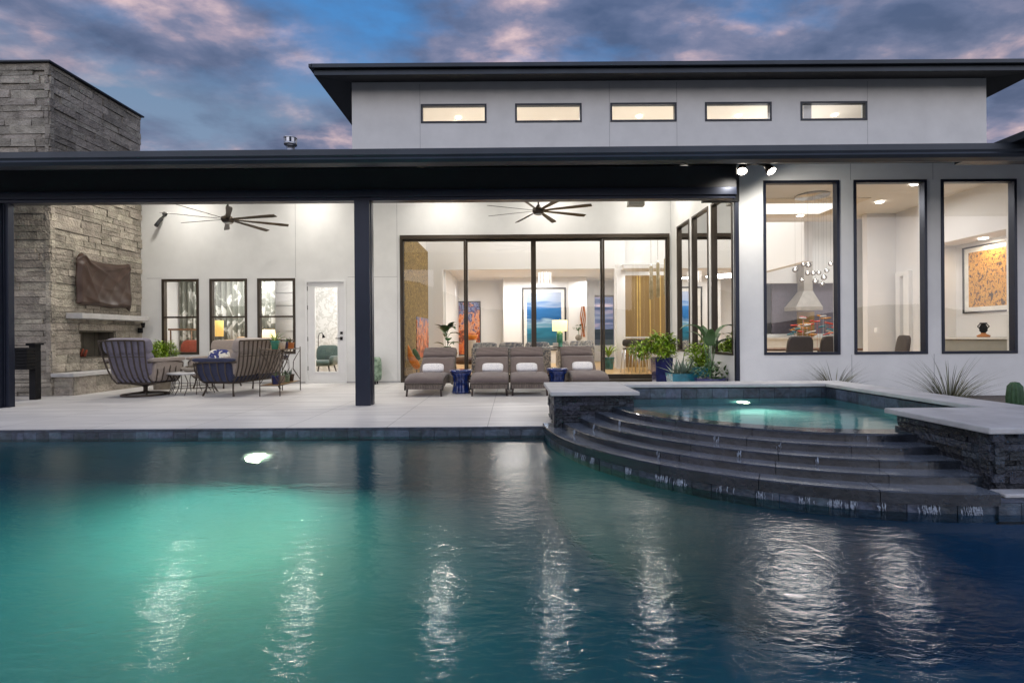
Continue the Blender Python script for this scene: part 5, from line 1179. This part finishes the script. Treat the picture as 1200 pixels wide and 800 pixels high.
def noise(scale,det,dist,loc,sc=(1,1,1)):
    mp=N.new('ShaderNodeMapping'); mp.inputs['Location'].default_value=loc; mp.inputs['Scale'].default_value=sc; L.new(cb.outputs[0],mp.inputs[0])
    z=N.new('ShaderNodeTexNoise'); z.inputs['Scale'].default_value=scale; z.inputs['Detail'].default_value=det; z.inputs['Distortion'].default_value=dist; z.inputs['Roughness'].default_value=.55; L.new(mp.outputs[0],z.inputs[0]); return z.outputs[0]
n1=noise(1.5,11,.15,(5.3,1.9,0),(1,1.3,1)); n2=noise(3.4,12,.12,(3.4,6.2,0),(1,1.4,1)); n3=noise(.8,5,.2,(1.1,5.5,0))
dens=ramp(n1,[(0,(0,0,0)),(.36,(0,0,0)),(.51,(1,1,1)),(1,(1,1,1))])
cl=ramp(n2,[(0,(.055,.075,.14)),(.36,(.085,.11,.195)),(.47,(.14,.165,.27)),(.55,(.235,.235,.34)),(.61,(.44,.35,.42)),(.68,(.80,.58,.57)),(1,(.82,.62,.58))])
sky=mix(math_('MULTIPLY',dens,.88),base,cl)
pk=ramp(n3,[(0,(0,0,0)),(.52,(0,0,0)),(.72,(1,1,1)),(1,(1,1,1))])
# western sky glow behind the photographer, added to light the facade
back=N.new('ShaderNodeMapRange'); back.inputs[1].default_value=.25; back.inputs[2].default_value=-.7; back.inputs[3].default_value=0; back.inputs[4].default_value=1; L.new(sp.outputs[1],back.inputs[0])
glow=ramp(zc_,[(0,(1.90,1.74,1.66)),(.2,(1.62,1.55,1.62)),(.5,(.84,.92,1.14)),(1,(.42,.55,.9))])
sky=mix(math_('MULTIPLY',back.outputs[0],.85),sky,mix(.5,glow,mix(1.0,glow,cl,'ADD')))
dn=math_('LESS_THAN',sp.outputs[2],-.001); sky=mix(dn,sky,(.05,.05,.05))
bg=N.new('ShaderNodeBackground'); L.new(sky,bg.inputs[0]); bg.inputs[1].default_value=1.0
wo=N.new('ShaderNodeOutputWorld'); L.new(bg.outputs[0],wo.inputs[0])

# ================================================================ CAMERA / RENDER
cam=bpy.data.cameras.new('camera'); co=bpy.data.objects.new('camera',cam); COL.objects.link(co)
cam.sensor_width=36; cam.lens=F/1200*36; cam.clip_start=.05; cam.clip_end=2000; cam.shift_y=-5/1200
co.matrix_world=Matrix.Translation((0,0,CZ))@Matrix.Rotation(PI/2,4,'X')@Matrix.Rotation(-ROLL,4,'Z')
S.camera=co
S.render.engine='CYCLES'; S.view_settings.view_transform='Standard'; S.view_settings.look='None'; S.view_settings.exposure=0; S.view_settings.gamma=1
c=S.cycles; c.use_denoising=True; c.max_bounces=9; c.diffuse_bounces=4; c.glossy_bounces=4; c.transmission_bounces=6; c.transparent_max_bounces=12; c.sample_clamp_indirect=3; c.blur_glossy=.6; c.caustics_reflective=True; c.caustics_refractive=True
try: c.denoiser='OPENIMAGEDENOISE'
except Exception: pass
